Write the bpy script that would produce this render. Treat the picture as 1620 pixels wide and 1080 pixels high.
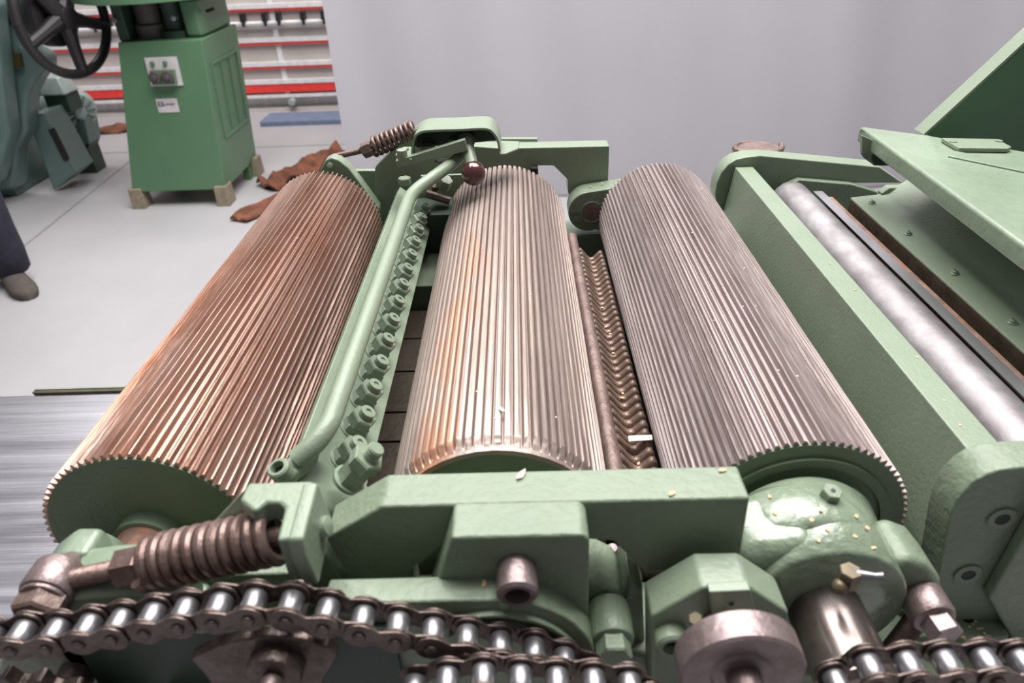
import bpy, bmesh, math, random
from mathutils import Vector, Matrix
random.seed(7)
scene = bpy.context.scene
for o in list(bpy.data.objects): bpy.data.objects.remove(o)

# ------------------------------------------------------------------ camera
# x to the right, y away from the camera, z up; z = 0 is the height of the roller axes, the floor is at z = FLOOR
FLOOR = -0.95
cam_data = bpy.data.cameras.new('camera')
cam = bpy.data.objects.new('camera', cam_data)
scene.collection.objects.link(cam)
scene.camera = cam
cam_data.sensor_width = 36.0
cam_data.lens = 24.638
cam_data.clip_start = 0.02
cr = Vector((0.999446, 0.000295, -0.033292)); cu = Vector((0.027954, 0.535706, 0.843942)); cf = Vector((-0.018084, 0.844404, -0.535401))
cam.matrix_world = Matrix(((cr.x, cu.x, -cf.x, 0.023035), (cr.y, cu.y, -cf.y, -0.794756), (cr.z, cu.z, -cf.z, 0.405868), (0, 0, 0, 1)))
cam_data.dof.use_dof = True
cam_data.dof.focus_distance = 0.80
cam_data.dof.aperture_fstop = 8.0

# ------------------------------------------------------------------ light
world = bpy.data.worlds.new('ambient_fill'); scene.world = world; world.use_nodes = True
wn = world.node_tree.nodes; wl = world.node_tree.links
bg = wn['Background']; bg.inputs['Color'].default_value = (0.95, 0.93, 1.0, 1); bg.inputs['Strength'].default_value = 0.16  # plain even fill light, no daylight source behind it
def area(name, loc, size, sy, power, target=(0, 0, 0), col=(1, 0.97, 0.96)):
    d = bpy.data.lights.new(name, 'AREA'); d.shape = 'RECTANGLE'; d.size = size; d.size_y = sy; d.energy = power; d.color = col
    o = bpy.data.objects.new(name, d); scene.collection.objects.link(o); o.location = loc
    o.rotation_euler = (Vector(target) - Vector(loc)).to_track_quat('-Z', 'Y').to_euler()
    return o
area('hall_and_fill_light', (0.2, 1.7, 3.3), 3.2, 3.4, 262, (0.2, 1.5, 0))
area('hall_and_fill_light', (-1.2, 0.9, 3.0), 0.4, 2.6, 25, (-1.2, 0.7, 0))
area('hall_and_fill_light', (1.2, 0.6, 3.3), 0.5, 3.0, 62, (0.4, 0.0, 0))  # fill placed at the right to brighten the tilted bolt bar
area('hall_and_fill_light', (-2.6, 3.9, 3.0), 3.0, 0.5, 55, (-2.4, 4.6, -1))  # added light at the back, only brightens the panel rack
scene.view_settings.view_transform = 'Standard'
scene.view_settings.look = 'None'
scene.view_settings.gamma = 1
scene.view_settings.exposure = 0.35

# ------------------------------------------------------------------ materials
def mat(name, col, rough=0.5, metal=0.0, col2=None, nscale=20.0, stretch=(1, 1, 1), bump=0.0, bscale=80.0, rust=None, rustamt=0.5, coat=0.0, spec=0.5, emis=None, rscale=9.0, rr=0.0):
    m = bpy.data.materials.new(name); m.use_nodes = True
    nt = m.node_tree; N = nt.nodes; L = nt.links; b = N['Principled BSDF']
    b.inputs['Roughness'].default_value = rough; b.inputs['Metallic'].default_value = metal
    b.inputs['Coat Weight'].default_value = coat; b.inputs['Coat Roughness'].default_value = 0.15
    b.inputs['Specular IOR Level'].default_value = spec
    tc = N.new('ShaderNodeTexCoord'); mp = N.new('ShaderNodeMapping'); mp.inputs['Scale'].default_value = stretch
    L.new(tc.outputs['Object'], mp.inputs['Vector'])
    nz = N.new('ShaderNodeTexNoise'); nz.inputs['Scale'].default_value = nscale; nz.inputs['Detail'].default_value = 6; nz.inputs['Roughness'].default_value = 0.65
    L.new(mp.outputs['Vector'], nz.inputs['Vector'])
    ra = N.new('ShaderNodeValToRGB'); ra.color_ramp.elements[0].position = 0.36; ra.color_ramp.elements[1].position = 0.64
    c2 = col2 or tuple(c * 0.82 for c in col)
    ra.color_ramp.elements[0].color = (*c2, 1); ra.color_ramp.elements[1].color = (*col, 1)
    L.new(nz.outputs['Fac'], ra.inputs['Fac'])
    outc = ra.outputs['Color']
    if rust:
        n2 = N.new('ShaderNodeTexNoise'); n2.inputs['Scale'].default_value = rscale; n2.inputs['Detail'].default_value = 8; n2.inputs['Roughness'].default_value = 0.7
        mp2 = N.new('ShaderNodeMapping'); mp2.inputs['Scale'].default_value = (1, max(0.15, stretch[1] * 3) if stretch[1] < 1 else 1, 1); mp2.inputs['Location'].default_value = (3.1, 1.7, 0.4)
        L.new(tc.outputs['Object'], mp2.inputs['Vector']); L.new(mp2.outputs['Vector'], n2.inputs['Vector'])
        r2 = N.new('ShaderNodeValToRGB'); r2.color_ramp.elements[0].position = 0.62 - 0.3 * rustamt; r2.color_ramp.elements[1].position = 0.74 - 0.2 * rustamt
        L.new(n2.outputs['Fac'], r2.inputs['Fac'])
        mx = N.new('ShaderNodeMix'); mx.data_type = 'RGBA'; L.new(r2.outputs['Color'], mx.inputs['Factor'])
        L.new(outc, mx.inputs['A']); mx.inputs['B'].default_value = (*rust, 1); outc = mx.outputs['Result']
    L.new(outc, b.inputs['Base Color'])
    if rr:
        mr = N.new('ShaderNodeMapRange'); mr.inputs['To Min'].default_value = rough - rr; mr.inputs['To Max'].default_value = rough + rr
        L.new(nz.outputs['Fac'], mr.inputs['Value']); L.new(mr.outputs['Result'], b.inputs['Roughness'])
    if bump:
        n3 = N.new('ShaderNodeTexNoise'); n3.inputs['Scale'].default_value = bscale; n3.inputs['Detail'].default_value = 4
        L.new(mp.outputs['Vector'], n3.inputs['Vector'])
        bp = N.new('ShaderNodeBump'); bp.inputs['Strength'].default_value = bump; bp.inputs['Distance'].default_value = 0.002
        L.new(n3.outputs['Fac'], bp.inputs['Height']); L.new(bp.outputs['Normal'], b.inputs['Normal'])
    if emis:
        b.inputs['Emission Color'].default_value = (*emis, 1); b.inputs['Emission Strength'].default_value = 1
    return m
G = (0.232, 0.290, 0.207)
M = {}
M['paint'] = mat('green_machine_paint', G, 0.38, 0, (0.209, 0.266, 0.187), 14, bump=0.25, bscale=260, coat=0.1)
M['cast'] = mat('green_painted_casting', (0.216, 0.272, 0.190), 0.42, 0, (0.182, 0.232, 0.160), 10, bump=0.7, bscale=150, coat=0.06, spec=0.4)
M['wet'] = mat('glossy_lumpy_green_casting', (0.215, 0.275, 0.190), 0.26, 0, (0.18, 0.232, 0.160), 12, bump=1.0, bscale=95, coat=0.6)
M['worn'] = mat('worn_green_paint', (0.245, 0.315, 0.222), 0.36, 0, (0.19, 0.25, 0.175), 8, bump=0.5, bscale=90, coat=0.25, rust=(0.16, 0.12, 0.07), rustamt=0.12, rscale=14)
M['disc'] = mat('dark_green_roller_face', (0.150, 0.195, 0.122), 0.5, 0, (0.120, 0.160, 0.100), 12, bump=0.3, bscale=300)
M['roll1'] = mat('rusty_fluted_steel', (0.42, 0.29, 0.24), 0.30, 0.7, (0.30, 0.175, 0.13), 26, (1, 0.10, 1), bump=0.5, bscale=160, rust=(0.30, 0.13, 0.075), rustamt=0.35, rr=0.1)
M['roll2'] = mat('worn_tan_fluted_steel', (0.44, 0.355, 0.31), 0.44, 0.55, (0.29, 0.23, 0.205), 22, (1, 0.06, 1), bump=0.5, bscale=160, rust=(0.52, 0.25, 0.14), rustamt=0.12, rr=0.12)
M['roll3'] = mat('grey_mauve_fluted_steel', (0.33, 0.275, 0.265), 0.46, 0.55, (0.21, 0.165, 0.155), 26, (1, 0.10, 1), bump=0.6, bscale=160, rr=0.08)
M['rustrod'] = mat('brown_oxidised_steel', (0.23, 0.165, 0.145), 0.50, 0.45, (0.14, 0.095, 0.082), 40, bump=0.5, bscale=200)
M['finger'] = mat('oily_brown_iron', (0.24, 0.165, 0.13), 0.42, 0.45, (0.12, 0.08, 0.06), 40, bump=0.5, bscale=240)
M['bolt'] = mat('brown_mauve_bolt_steel', (0.30, 0.24, 0.24), 0.42, 0.6, (0.20, 0.15, 0.14), 40, bump=0.4, bscale=200)
M['spring'] = mat('rusty_spring_steel', (0.25, 0.18, 0.16), 0.40, 0.6, (0.15, 0.095, 0.08), 40, bump=0.4, bscale=160)
M['chainplate'] = mat('greasy_chain_plate', (0.16, 0.122, 0.107), 0.36, 0.6, (0.065, 0.045, 0.038), 60, bump=0.5, bscale=240)
M['chrome'] = mat('polished_chain_roller', (0.33, 0.33, 0.35), 0.36, 0.8, (0.22, 0.21, 0.22), 60)
M['steel'] = mat('ground_steel', (0.34, 0.325, 0.332), 0.46, 0.6, (0.21, 0.19, 0.195), 26, (1, 0.7, 1), bump=0.35, bscale=50, rr=0.1)
M['shaftsteel'] = mat('brown_stained_shaft_steel', (0.34, 0.29, 0.275), 0.26, 0.85, (0.20, 0.155, 0.14), 26, (1, 0.5, 1), rr=0.08)
M['strip'] = mat('bright_steel_strip', (0.72, 0.72, 0.74), 0.28, 0.9, (0.60, 0.58, 0.6), 30, (1, 0.1, 1))
M['ruststrip'] = mat('flaking_rusty_strip', (0.36, 0.24, 0.19), 0.6, 0.3, (0.20, 0.12, 0.09), 30, rust=(0.50, 0.17, 0.06), rustamt=0.35, rscale=40, bump=0.7, bscale=120)
M['table'] = mat('scraped_table_steel', (0.56, 0.56, 0.60), 0.34, 0.9, (0.34, 0.34, 0.37), 9, (0.18, 6, 1), bump=0.25, bscale=30, rr=0.12)
M['brown'] = mat('oily_brown_and_shade', (0.072, 0.056, 0.038), 0.5, 0.1, (0.045, 0.032, 0.02), 30, bump=0.4, bscale=120)
M['dark'] = mat('black_shadowed_iron', (0.018, 0.018, 0.017), 0.6, 0, (0.01, 0.01, 0.01), 20)
M['hole'] = mat('black_socket', (0.02, 0.018, 0.016), 0.5, 0.2)
M['ball'] = mat('dark_maroon_knob', (0.085, 0.022, 0.022), 0.16, 0, (0.05, 0.015, 0.016), 20, coat=0.8)
M['brass'] = mat('dull_brass', (0.20, 0.165, 0.10), 0.45, 0.5, (0.11, 0.09, 0.06), 50)
M['chip'] = mat('pale_wood_chip', (0.80, 0.58, 0.36), 0.75, 0, (0.62, 0.38, 0.20), 200)
M['chip2'] = mat('white_shaving', (0.85, 0.76, 0.66), 0.75, 0, (0.72, 0.60, 0.48), 200)
M['floor'] = mat('pale_grey_floor', (0.42, 0.412, 0.424), 0.42, 0, (0.37, 0.362, 0.37), 0.9, bump=0.05, bscale=20, spec=0.35)
M['joint'] = mat('floor_joint_grey', (0.28, 0.27, 0.28), 0.6)
M['wall'] = mat('beige_wall', (0.46, 0.42, 0.40), 0.8, 0, (0.42, 0.38, 0.36), 1.2)
M['curtain'] = mat('lavender_grey_cloth', (0.46, 0.448, 0.48), 0.9, 0, (0.44, 0.428, 0.46), 1.4, bump=0.1, bscale=300, spec=0.1)
M['red'] = mat('bright_red_strip', (0.95, 0.06, 0.05), 0.4)
M['white'] = mat('white_lacquer', (0.85, 0.84, 0.85), 0.3)
M['panel'] = mat('beige_grey_panel', (0.56, 0.51, 0.485), 0.6, 0, (0.50, 0.455, 0.43), 4)
M['cab'] = mat('mid_green_paint', (0.095, 0.195, 0.105), 0.42, 0, (0.085, 0.178, 0.095), 3, coat=0.2)
M['cabdark'] = mat('deep_green_paint_and_shade', (0.030, 0.055, 0.036), 0.5)
M['teal'] = mat('teal_grey_paint', (0.115, 0.185, 0.170), 0.38, 0, (0.095, 0.155, 0.143), 4, coat=0.3)
M['black'] = mat('black_cast_iron', (0.030, 0.027, 0.030), 0.42, 0.2, (0.02, 0.018, 0.02), 10)
M['woodfoot'] = mat('aged_wood_block', (0.30, 0.25, 0.17), 0.7, 0, (0.2, 0.17, 0.12), 40)
M['label'] = mat('white_label', (0.62, 0.58, 0.60), 0.4)
M['ink'] = mat('dark_label_print', (0.10, 0.10, 0.11), 0.5)
M['knobgrey'] = mat('brown_grey_plastic', (0.085, 0.07, 0.07), 0.5)
M['rustsheet'] = mat('rust_brown_sheet', (0.24, 0.085, 0.045), 0.8, 0, (0.10, 0.035, 0.018), 12, bump=0.6, bscale=30)
M['blue'] = mat('blue_board', (0.17, 0.22, 0.32), 0.6)
M['jean'] = mat('dark_navy_trousers', (0.018, 0.018, 0.035), 0.85, 0, (0.012, 0.012, 0.022), 30, bump=0.3, bscale=40)
M['shoe'] = mat('grey_brown_suede', (0.085, 0.070, 0.062), 0.8, 0, (0.06, 0.05, 0.044), 30)
M['shirt'] = mat('grey_work_jacket', (0.12, 0.13, 0.16), 0.85)
M['skin'] = mat('skin', (0.55, 0.32, 0.23), 0.5)
M['hair'] = mat('brown_hair', (0.05, 0.03, 0.02), 0.7)
M['plate'] = mat('bronze_name_plate', (0.10, 0.075, 0.03), 0.4, 0.5)
M['fins'] = mat('pale_grey_green_metal', (0.45, 0.53, 0.50), 0.35, 0.2)

# ------------------------------------------------------------------ helpers
ORIG = {}
def tag(o, label, cat=None, group=None):
    o['label'] = label
    if cat: o['category'] = cat
    if group: o['group'] = group
    return o
def thing(name, label, cat, loc, group=None):
    o = bpy.data.objects.new(name, None); o.empty_display_size = 0.02
    scene.collection.objects.link(o); o.location = loc; ORIG[o.name] = Vector(loc)
    return tag(o, label, cat, group)
def obj(name, bm, m, parent=None, bevel=0.0, smooth=35, seg=2, label=None):
    bmesh.ops.recalc_face_normals(bm, faces=bm.faces)
    if parent is not None: org = ORIG[parent.name]
    else:
        vs = [v.co for v in bm.verts]
        org = Vector(((min(v.x for v in vs) + max(v.x for v in vs)) / 2, (min(v.y for v in vs) + max(v.y for v in vs)) / 2, min(v.z for v in vs)))
    for v in bm.verts: v.co -= org
    me = bpy.data.meshes.new(name); bm.to_mesh(me); bm.free()
    me.materials.append(M[m] if isinstance(m, str) else m)
    o = bpy.data.objects.new(name, me); scene.collection.objects.link(o)
    if parent is not None: o.parent = parent
    else: o.location = org
    ORIG[o.name] = org
    if bevel:
        b = o.modifiers.new('bevel', 'BEVEL'); b.width = bevel; b.segments = seg; b.limit_method = 'ANGLE'; b.angle_limit = math.radians(32)
    for p in me.polygons: p.use_smooth = True
    ang = math.radians(smooth)
    bm2 = bmesh.new(); bm2.from_mesh(me)
    for e in bm2.edges:
        if len(e.link_faces) == 2 and e.calc_face_angle(0) > ang: e.smooth = False
    bm2.to_mesh(me); bm2.free()
    if bevel:
        w = o.modifiers.new('normals', 'WEIGHTED_NORMAL'); w.keep_sharp = False
        for e in me.edges: e.use_edge_sharp = False
    if label: o['label'] = label
    return o
def structure(o): o['kind'] = 'structure'; return o
def B(): return bmesh.new()
def prism(bm, pts, axis, a, b):
    def P(p, t):
        return {'y': (p[0], t, p[1]), 'z': (p[0], p[1], t), 'x': (t, p[0], p[1])}[axis]
    A = [bm.verts.new(P(p, a)) for p in pts]; C = [bm.verts.new(P(p, b)) for p in pts]
    bm.faces.new(A); bm.faces.new(C[::-1]); n = len(pts)
    for i in range(n): bm.faces.new((A[i], C[i], C[(i + 1) % n], A[(i + 1) % n]))
    return bm
def box(bm, x0, x1, y0, y1, z0, z1): return prism(bm, [(x0, y0), (x1, y0), (x1, y1), (x0, y1)], 'z', z0, z1)
def frame(p0, p1):
    d = (Vector(p1) - Vector(p0)); d.normalize()
    u = d.cross(Vector((0, 0, 1)))
    if u.length < 0.05: u = d.cross(Vector((0, 1, 0)))
    u.normalize(); return d, u, d.cross(u)
def lathe(bm, p0, p1, prof, seg=40, spin=0.0):
    # prof: (t, r) with t in metres from p0 towards p1
    d, u, v = frame(p0, p1); p0 = Vector(p0); rings = []
    for t, r in prof:
        rings.append([bm.verts.new(p0 + d * t + (u * math.cos(a) + v * math.sin(a)) * max(r, 1e-5)) for a in [spin + 2 * math.pi * k / seg for k in range(seg)]])
    for A, C in zip(rings, rings[1:]):
        for k in range(seg): bm.faces.new((A[k], A[(k + 1) % seg], C[(k + 1) % seg], C[k]))
    bm.faces.new(rings[0][::-1]); bm.faces.new(rings[-1]); return bm
def cyl(bm, p0, p1, r, seg=32, r1=None, spin=0.0):
    L = (Vector(p1) - Vector(p0)).length
    return lathe(bm, p0, p1, [(0, r), (L, r if r1 is None else r1)], seg, spin)
def rcyl(bm, p0, p1, r, c=0.001, seg=36):
    L = (Vector(p1) - Vector(p0)).length
    return lathe(bm, p0, p1, [(0, r - c), (c * 0.3, r - c * 0.3), (c, r), (L - c, r), (L - c * 0.3, r - c * 0.3), (L, r - c)], seg)
def hexh(bm, p0, p1, r, spin=0.0):
    L = (Vector(p1) - Vector(p0)).length; c = min(0.12 * r, L * 0.3)
    return lathe(bm, p0, p1, [(0, r), (L - c, r), (L, r * 0.9)], 6, spin)
def tube(bm, path, r, seg=16, flat=None):
    path = [Vector(p) for p in path]; rings = []; u = None
    for i, p in enumerate(path):
        d = (path[min(i + 1, len(path) - 1)] - path[max(i - 1, 0)]).normalized()
        if u is None: _, u, _ = frame((0, 0, 0), d)
        u = (u - d * u.dot(d)).normalized(); v = d.cross(u)
        ri = r[i] if isinstance(r, (list, tuple)) else r
        rings.append([bm.verts.new(p + (u * math.cos(a) + v * math.sin(a)) * ri) for a in [2 * math.pi * k / seg for k in range(seg)]])
    for A, C in zip(rings, rings[1:]):
        for k in range(seg): bm.faces.new((A[k], A[(k + 1) % seg], C[(k + 1) % seg], C[k]))
    bm.faces.new(rings[0][::-1]); bm.faces.new(rings[-1]); return bm
def smooth_path(pts, n=8):
    pts = [Vector(p) for p in pts]; out = []
    P = [pts[0] * 2 - pts[1]] + pts + [pts[-1] * 2 - pts[-2]]
    for i in range(1, len(P) - 2):
        for k in range(n):
            t = k / n
            out.append(0.5 * ((2 * P[i]) + (P[i + 1] - P[i - 1]) * t + (2 * P[i - 1] - 5 * P[i] + 4 * P[i + 1] - P[i + 2]) * t * t + (3 * P[i] - P[i - 1] - 3 * P[i + 1] + P[i + 2]) * t ** 3))
    out.append(pts[-1]); return out
def bend_path(pts, rad=0.02, n=7):
    pts = [Vector(p) for p in pts]; out = [pts[0]]
    for i in range(1, len(pts) - 1):
        a = pts[i] + (pts[i - 1] - pts[i]).normalized() * rad; b = pts[i] + (pts[i + 1] - pts[i]).normalized() * rad
        for k in range(n + 1):
            t = k / n; out.append(a * (1 - t) ** 2 + pts[i] * 2 * t * (1 - t) + b * t * t)
    out.append(pts[-1]); return out
def spring(bm, p0, p1, R, r, turns, seg=9, per=22, taper=0.0):
    d, u, v = frame(p0, p1); p0 = Vector(p0); L = (Vector(p1) - p0).length; N = int(turns * per); path = []
    for i in range(N + 1):
        a = 2 * math.pi * i / per; path.append(p0 + d * (L * i / N) + (u * math.cos(a) + v * math.sin(a)) * R)
    return tube(bm, path, r, seg)
def ball(bm, c, r, seg=24, sc=(1, 1, 1)):
    bmesh.ops.create_uvsphere(bm, u_segments=seg, v_segments=seg // 2, radius=r, matrix=Matrix.Translation(c) @ Matrix.Diagonal((*sc, 1))); return bm
def thread(bm, p0, p1, r, pitch=0.0016, seg=20):
    L = (Vector(p1) - Vector(p0)).length; prof = []; n = max(2, int(L / pitch))
    for i in range(n):
        prof += [(L * i / n, r * 0.86), (L * (i + 0.5) / n, r)]
    prof.append((L, r * 0.84)); return lathe(bm, p0, p1, prof, seg)
def ring_hole(bm, p0, p1, R, r, seg=40):
    d, u, v = frame(p0, p1); p0 = Vector(p0); p1 = Vector(p1); q = []
    for p, rr in ((p0, R), (p1, R), (p1, r), (p0, r)):
        q.append([bm.verts.new(p + (u * math.cos(a) + v * math.sin(a)) * rr) for a in [2 * math.pi * k / seg for k in range(seg)]])
    for j in range(4):
        A, C = q[j], q[(j + 1) % 4]
        for k in range(seg): bm.faces.new((A[k], A[(k + 1) % seg], C[(k + 1) % seg], C[k]))
    return bm
def copy_tree(o, parent=None, loc=None, rot=None):
    c = o.copy(); scene.collection.objects.link(c); c.parent = parent
    if loc is not None: c.location = loc
    if rot is not None: c.rotation_euler = rot
    for ch in [x for x in list(o.children)]: copy_tree(ch, c)
    return c
def socket_screw(parent, p0, p1, r, m='bolt', name='socket_screw'):
    bm = B(); L = (Vector(p1) - Vector(p0)).length; c = r * 0.15
    lathe(bm, p0, p1, [(0, r), (L - c, r), (L, r - c), (L, r * 0.62), (L - 0.55 * L, r * 0.58)], 32)
    s = obj(name, bm, m, parent)
    d = (Vector(p1) - Vector(p0)).normalized()
    h = B(); lathe(h, Vector(p1) - d * L * 0.55, Vector(p1) - d * L * 0.5, [(0, r * 0.6), (L * 0.05, r * 0.6)], 6); obj('hex_socket', h, 'hole', s)
    return s

# ------------------------------------------------------------------ the hall
def wavy(bm, x0, x1, y, z0, z1, th, n, fn):
    f = []; b_ = []
    nz = 14
    for j in range(nz + 1):
        z = z0 + (z1 - z0) * j / nz; rf = []; rb = []
        for i in range(n + 1):
            x = x0 + (x1 - x0) * i / n; yy = y + fn(x, z)
            rf.append(bm.verts.new((x, yy, z))); rb.append(bm.verts.new((x, yy + th, z)))
        f.append(rf); b_.append(rb)
    for j in range(nz):
        for i in range(n):
            bm.faces.new((f[j][i], f[j][i + 1], f[j + 1][i + 1], f[j + 1][i])); bm.faces.new((b_[j][i], b_[j + 1][i], b_[j + 1][i + 1], b_[j][i + 1]))
    for i in range(n):
        bm.faces.new((f[0][i], b_[0][i], b_[0][i + 1], f[0][i + 1])); bm.faces.new((f[nz][i], f[nz][i + 1], b_[nz][i + 1], b_[nz][i]))
    for j in range(nz):
        bm.faces.new((f[j][0], f[j + 1][0], b_[j + 1][0], b_[j][0])); bm.faces.new((f[j][n], b_[j][n], b_[j + 1][n], f[j + 1][n]))
structure(obj('floor', box(B(), -7, 6, -3, 7, FLOOR - 0.1, FLOOR), 'floor'))
structure(obj('wall_back', box(B(), -7, 6, 6.4, 6.5, FLOOR, 3.2), 'wall'))
def strip_between(a, b_, w, z0, z1):
    a = Vector((*a, 0)); b2 = Vector((*b_, 0)); n = (b2 - a).normalized().cross(Vector((0, 0, 1))) * w / 2
    return prism(B(), [tuple((a + n)[:2]), tuple((b2 + n)[:2]), tuple((b2 - n)[:2]), tuple((a - n)[:2])], 'z', z0, z1)
structure(obj('trim_1', strip_between((-2.3878, 2.1729), (-2.504, 3.9231), 0.014, FLOOR, FLOOR + 0.001), 'joint'))
structure(obj('trim_2', strip_between((-3.2, 3.83), (-1.0, 3.86), 0.02, FLOOR, FLOOR + 0.001), 'joint'))
cb = B()
wavy(cb, -0.850, 4.6, 2.72, FLOOR + 0.02, 1.9, 0.004, 240,
     lambda x, z: 0.012 * math.sin(x * 7.3 + 0.5 * z) + 0.016 * math.sin(x * 2.9 + 1.1) + 0.007 * math.sin(x * 15.0 + z * 1.7) + 0.10 * max(0, x - 2.0) ** 1.5 * -1)
tag(obj('curtain', cb, 'curtain', smooth=80), 'large lavender grey cloth backdrop hanging behind the machine', 'curtain')

# shelf rack behind the pedestal
rk = thing('panel_rack', 'white and beige panel rack with bright red horizontal strips behind the green pedestal', 'rack', (-2.9, 4.9, FLOOR))
RX0, RX1 = -4.9, -0.9
obj('back_panel', box(B(), RX0, RX1, 4.835, 4.875, -0.84, 1.0), 'panel', rk)
obj('lower_panel', box(B(), RX0, RX1, 4.90, 4.96, -0.93, -0.84), 'white', rk)
obj('base_rail', box(B(), RX0, RX1, 4.80, 5.0, FLOOR, -0.93), 'panel', rk)
for z, h in ((-0.805, 0.060), (-0.635, 0.018), (-0.465, 0.018), (-0.235, 0.016), (0.0, 0.018), (0.2, 0.018), (0.4, 0.018)):
    obj('red_strip', box(B(), RX0, RX1, 4.80, 4.815, z, z + h), 'red', rk, label='bright red strip')
    obj('shelf_rail', box(B(), RX0, RX1, 4.795, 4.86, z + h, z + h + 0.030), 'white', rk)
obj('round_rail', cyl(B(), (RX0, 4.78, -0.315), (RX1, 4.78, -0.315), 0.016, 20), 'white', rk)
obj('shelf_rail', box(B(), RX0, RX1, 4.82, 4.97, -0.36, -0.335), 'panel', rk)
obj('shelf_rail', box(B(), RX0, RX1, 4.79, 4.97, -0.845, -0.825), 'white', rk)
for x in (-3.9, -2.62, -1.76):
    obj('upright', box(B(), x - 0.018, x + 0.018, 4.822, 4.84, -0.84, 1.0), 'white', rk)
for x in (-3.05, -2.95, -2.6, -2.2, -1.96, -1.80, -1.70, -1.52, -1.37):
    k = B(); box(k, x - 0.016, x + 0.016, 4.74, 4.80, -0.30, -0.245); cyl(k, (x, 4.75, -0.33), (x, 4.75, -0.25), 0.010, 12)
    obj('clamp', k, 'black', rk)
obj('clamp_wheel', rcyl(B(), (-1.72, 4.74, -0.875), (-1.72, 4.80, -0.875), 0.026, 0.006), 'fins', rk)
tag(obj('blue_board', box(B(), -1.86, -0.75, 4.36, 4.62, FLOOR, -0.915), 'blue', bevel=0.004), 'flat blue board lying on the floor before the rack', 'board')

# rust brown strips of sheet on the floor
def crumple(path, w, th, name, label, g=None):
    bm = B(); path = smooth_path(path, 6); A = []; n = len(path)
    for i, p in enumerate(path):
        d = (path[min(i + 1, n - 1)] - path[max(i - 1, 0)]).normalized(); s = d.cross(Vector((0, 0, 1))).normalized()
        ww = w * (0.8 + 0.25 * math.sin(i * 0.7)); row = []
        for k in range(5):
            t = k / 4 - 0.5; row.append((p + s * ww * t * 2 + Vector((0, 0, th * (0.5 + 0.5 * math.sin(i * 0.9 + k * 2.1)) * (1 - abs(t))))))
        A.append(([bm.verts.new(r + Vector((0, 0, 0.012))) for r in row], [bm.verts.new(r) for r in row]))
    for (a, a2), (b_, b2) in zip(A, A[1:]):
        for k in range(4): bm.faces.new((a[k], a[k + 1], b_[k + 1], b_[k])); bm.faces.new((a2[k], b2[k], b2[k + 1], a2[k + 1]))
        bm.faces.new((a[0], b_[0], b2[0], a2[0])); bm.faces.new((a[4], a2[4], b2[4], b_[4]))
    for a, a2 in (A[0], A[-1]):
        for k in range(4): bm.faces.new((a[k], a2[k], a2[k + 1], a[k + 1]))
    tag(obj(name, bm, 'rustsheet', smooth=60), label, 'scrap sheet', g)
crumple([(-1.4166, 2.5478, -0.95), (-1.2974, 2.8365, -0.95), (-1.1278, 2.9967, -0.95), (-0.9094, 2.977, -0.95)], 0.065, 0.035, 'brown_scrap_sheet', 'rust brown scrap strip on the floor, nearest one beside the left roller')
crumple([(-1.4301, 3.024, -0.95), (-1.3485, 3.1203, -0.95), (-1.2518, 3.3558, -0.95), (-1.1411, 3.654, -0.95)], 0.095, 0.08, 'brown_scrap_sheet', 'crumpled rust brown scrap strip lying behind the near strip, reaching the curtain edge')
crumple([(-3.1205, 4.1681, -0.95), (-3.052, 4.3009, -0.95), (-2.8633, 4.3927, -0.95), (-2.6113, 4.463, -0.95)], 0.08, 0.05, 'brown_scrap_sheet', 'rust brown scrap sheet on the floor between motor and green pedestal')

# ------------------------------------------------------------------ green pedestal tool
pd = thing('pedestal_machine', 'green tapered pedestal machine with two knob switch plate standing on wooden blocks', 'machine', (-1.8, 3.05, FLOOR))
def frustum(bm, b0, b1, t0, t1, z0, z1):
    A = [bm.verts.new(p) for p in ((b0[0], b0[1], z0), (b1[0], b0[1], z0), (b1[0], b1[1], z0), (b0[0], b1[1], z0))]
    C = [bm.verts.new(p) for p in ((t0[0], t0[1], z1), (t1[0], t0[1], z1), (t1[0], t1[1], z1), (t0[0], t1[1], z1))]
    bm.faces.new(A[::-1]); bm.faces.new(C)
    for i in range(4): bm.faces.new((A[i], A[(i + 1) % 4], C[(i + 1) % 4], C[i]))
    return bm
ZB, ZT = -0.862, -0.128
PY0, PY1 = 2.80, 3.34
fb = frustum(B(), (-2.055, PY0), (-1.550, PY1), (-1.915, PY0 + 0.06), (-1.502, PY1 + 0.02), ZB, ZT)
obj('pedestal_body', fb, 'cab', pd, bevel=0.006)
def on_front(x, z, off=0.0): return (x, PY0 + 0.06 * (z - ZB) / (ZT - ZB) - off, z)
for (x, y) in ((-2.035, 2.83), (-1.575, 2.83), (-1.56, 3.3), (-2.03, 3.3)):
    obj('foot', frustum(B(), (x - 0.036, y - 0.05), (x + 0.036, y + 0.05), (x - 0.033, y - 0.045), (x + 0.033, y + 0.045), FLOOR, ZB + 0.02), 'woodfoot', pd, bevel=0.004, label='weathered wooden block foot')
obj('corner_leg', box(B(), -1.60, -1.56, 3.20, 3.33, FLOOR, ZB), 'cab', pd)
def front_plate(name, x0, x1, z0, z1, th, m, parent, rad=0.0, off=0.0):
    bm = B(); q = [(x0, z0), (x1, z0), (x1, z1), (x0, z1)]
    A = [bm.verts.new(on_front(x, z, th + off)) for x, z in q]; C = [bm.verts.new(on_front(x, z, off)) for x, z in q]
    bm.faces.new(A); bm.faces.new(C[::-1])
    for i in range(4): bm.faces.new((A[i], C[i], C[(i + 1) % 4], A[(i + 1) % 4]))
    return obj(name, bm, m, parent)
sx0, sz1 = -1.8011, -0.2003
sx1, sz0 = -1.6433, -0.3328
sw = front_plate('switch_plate', sx0, sx1, sz0, sz1, 0.008, 'label', pd)
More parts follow.
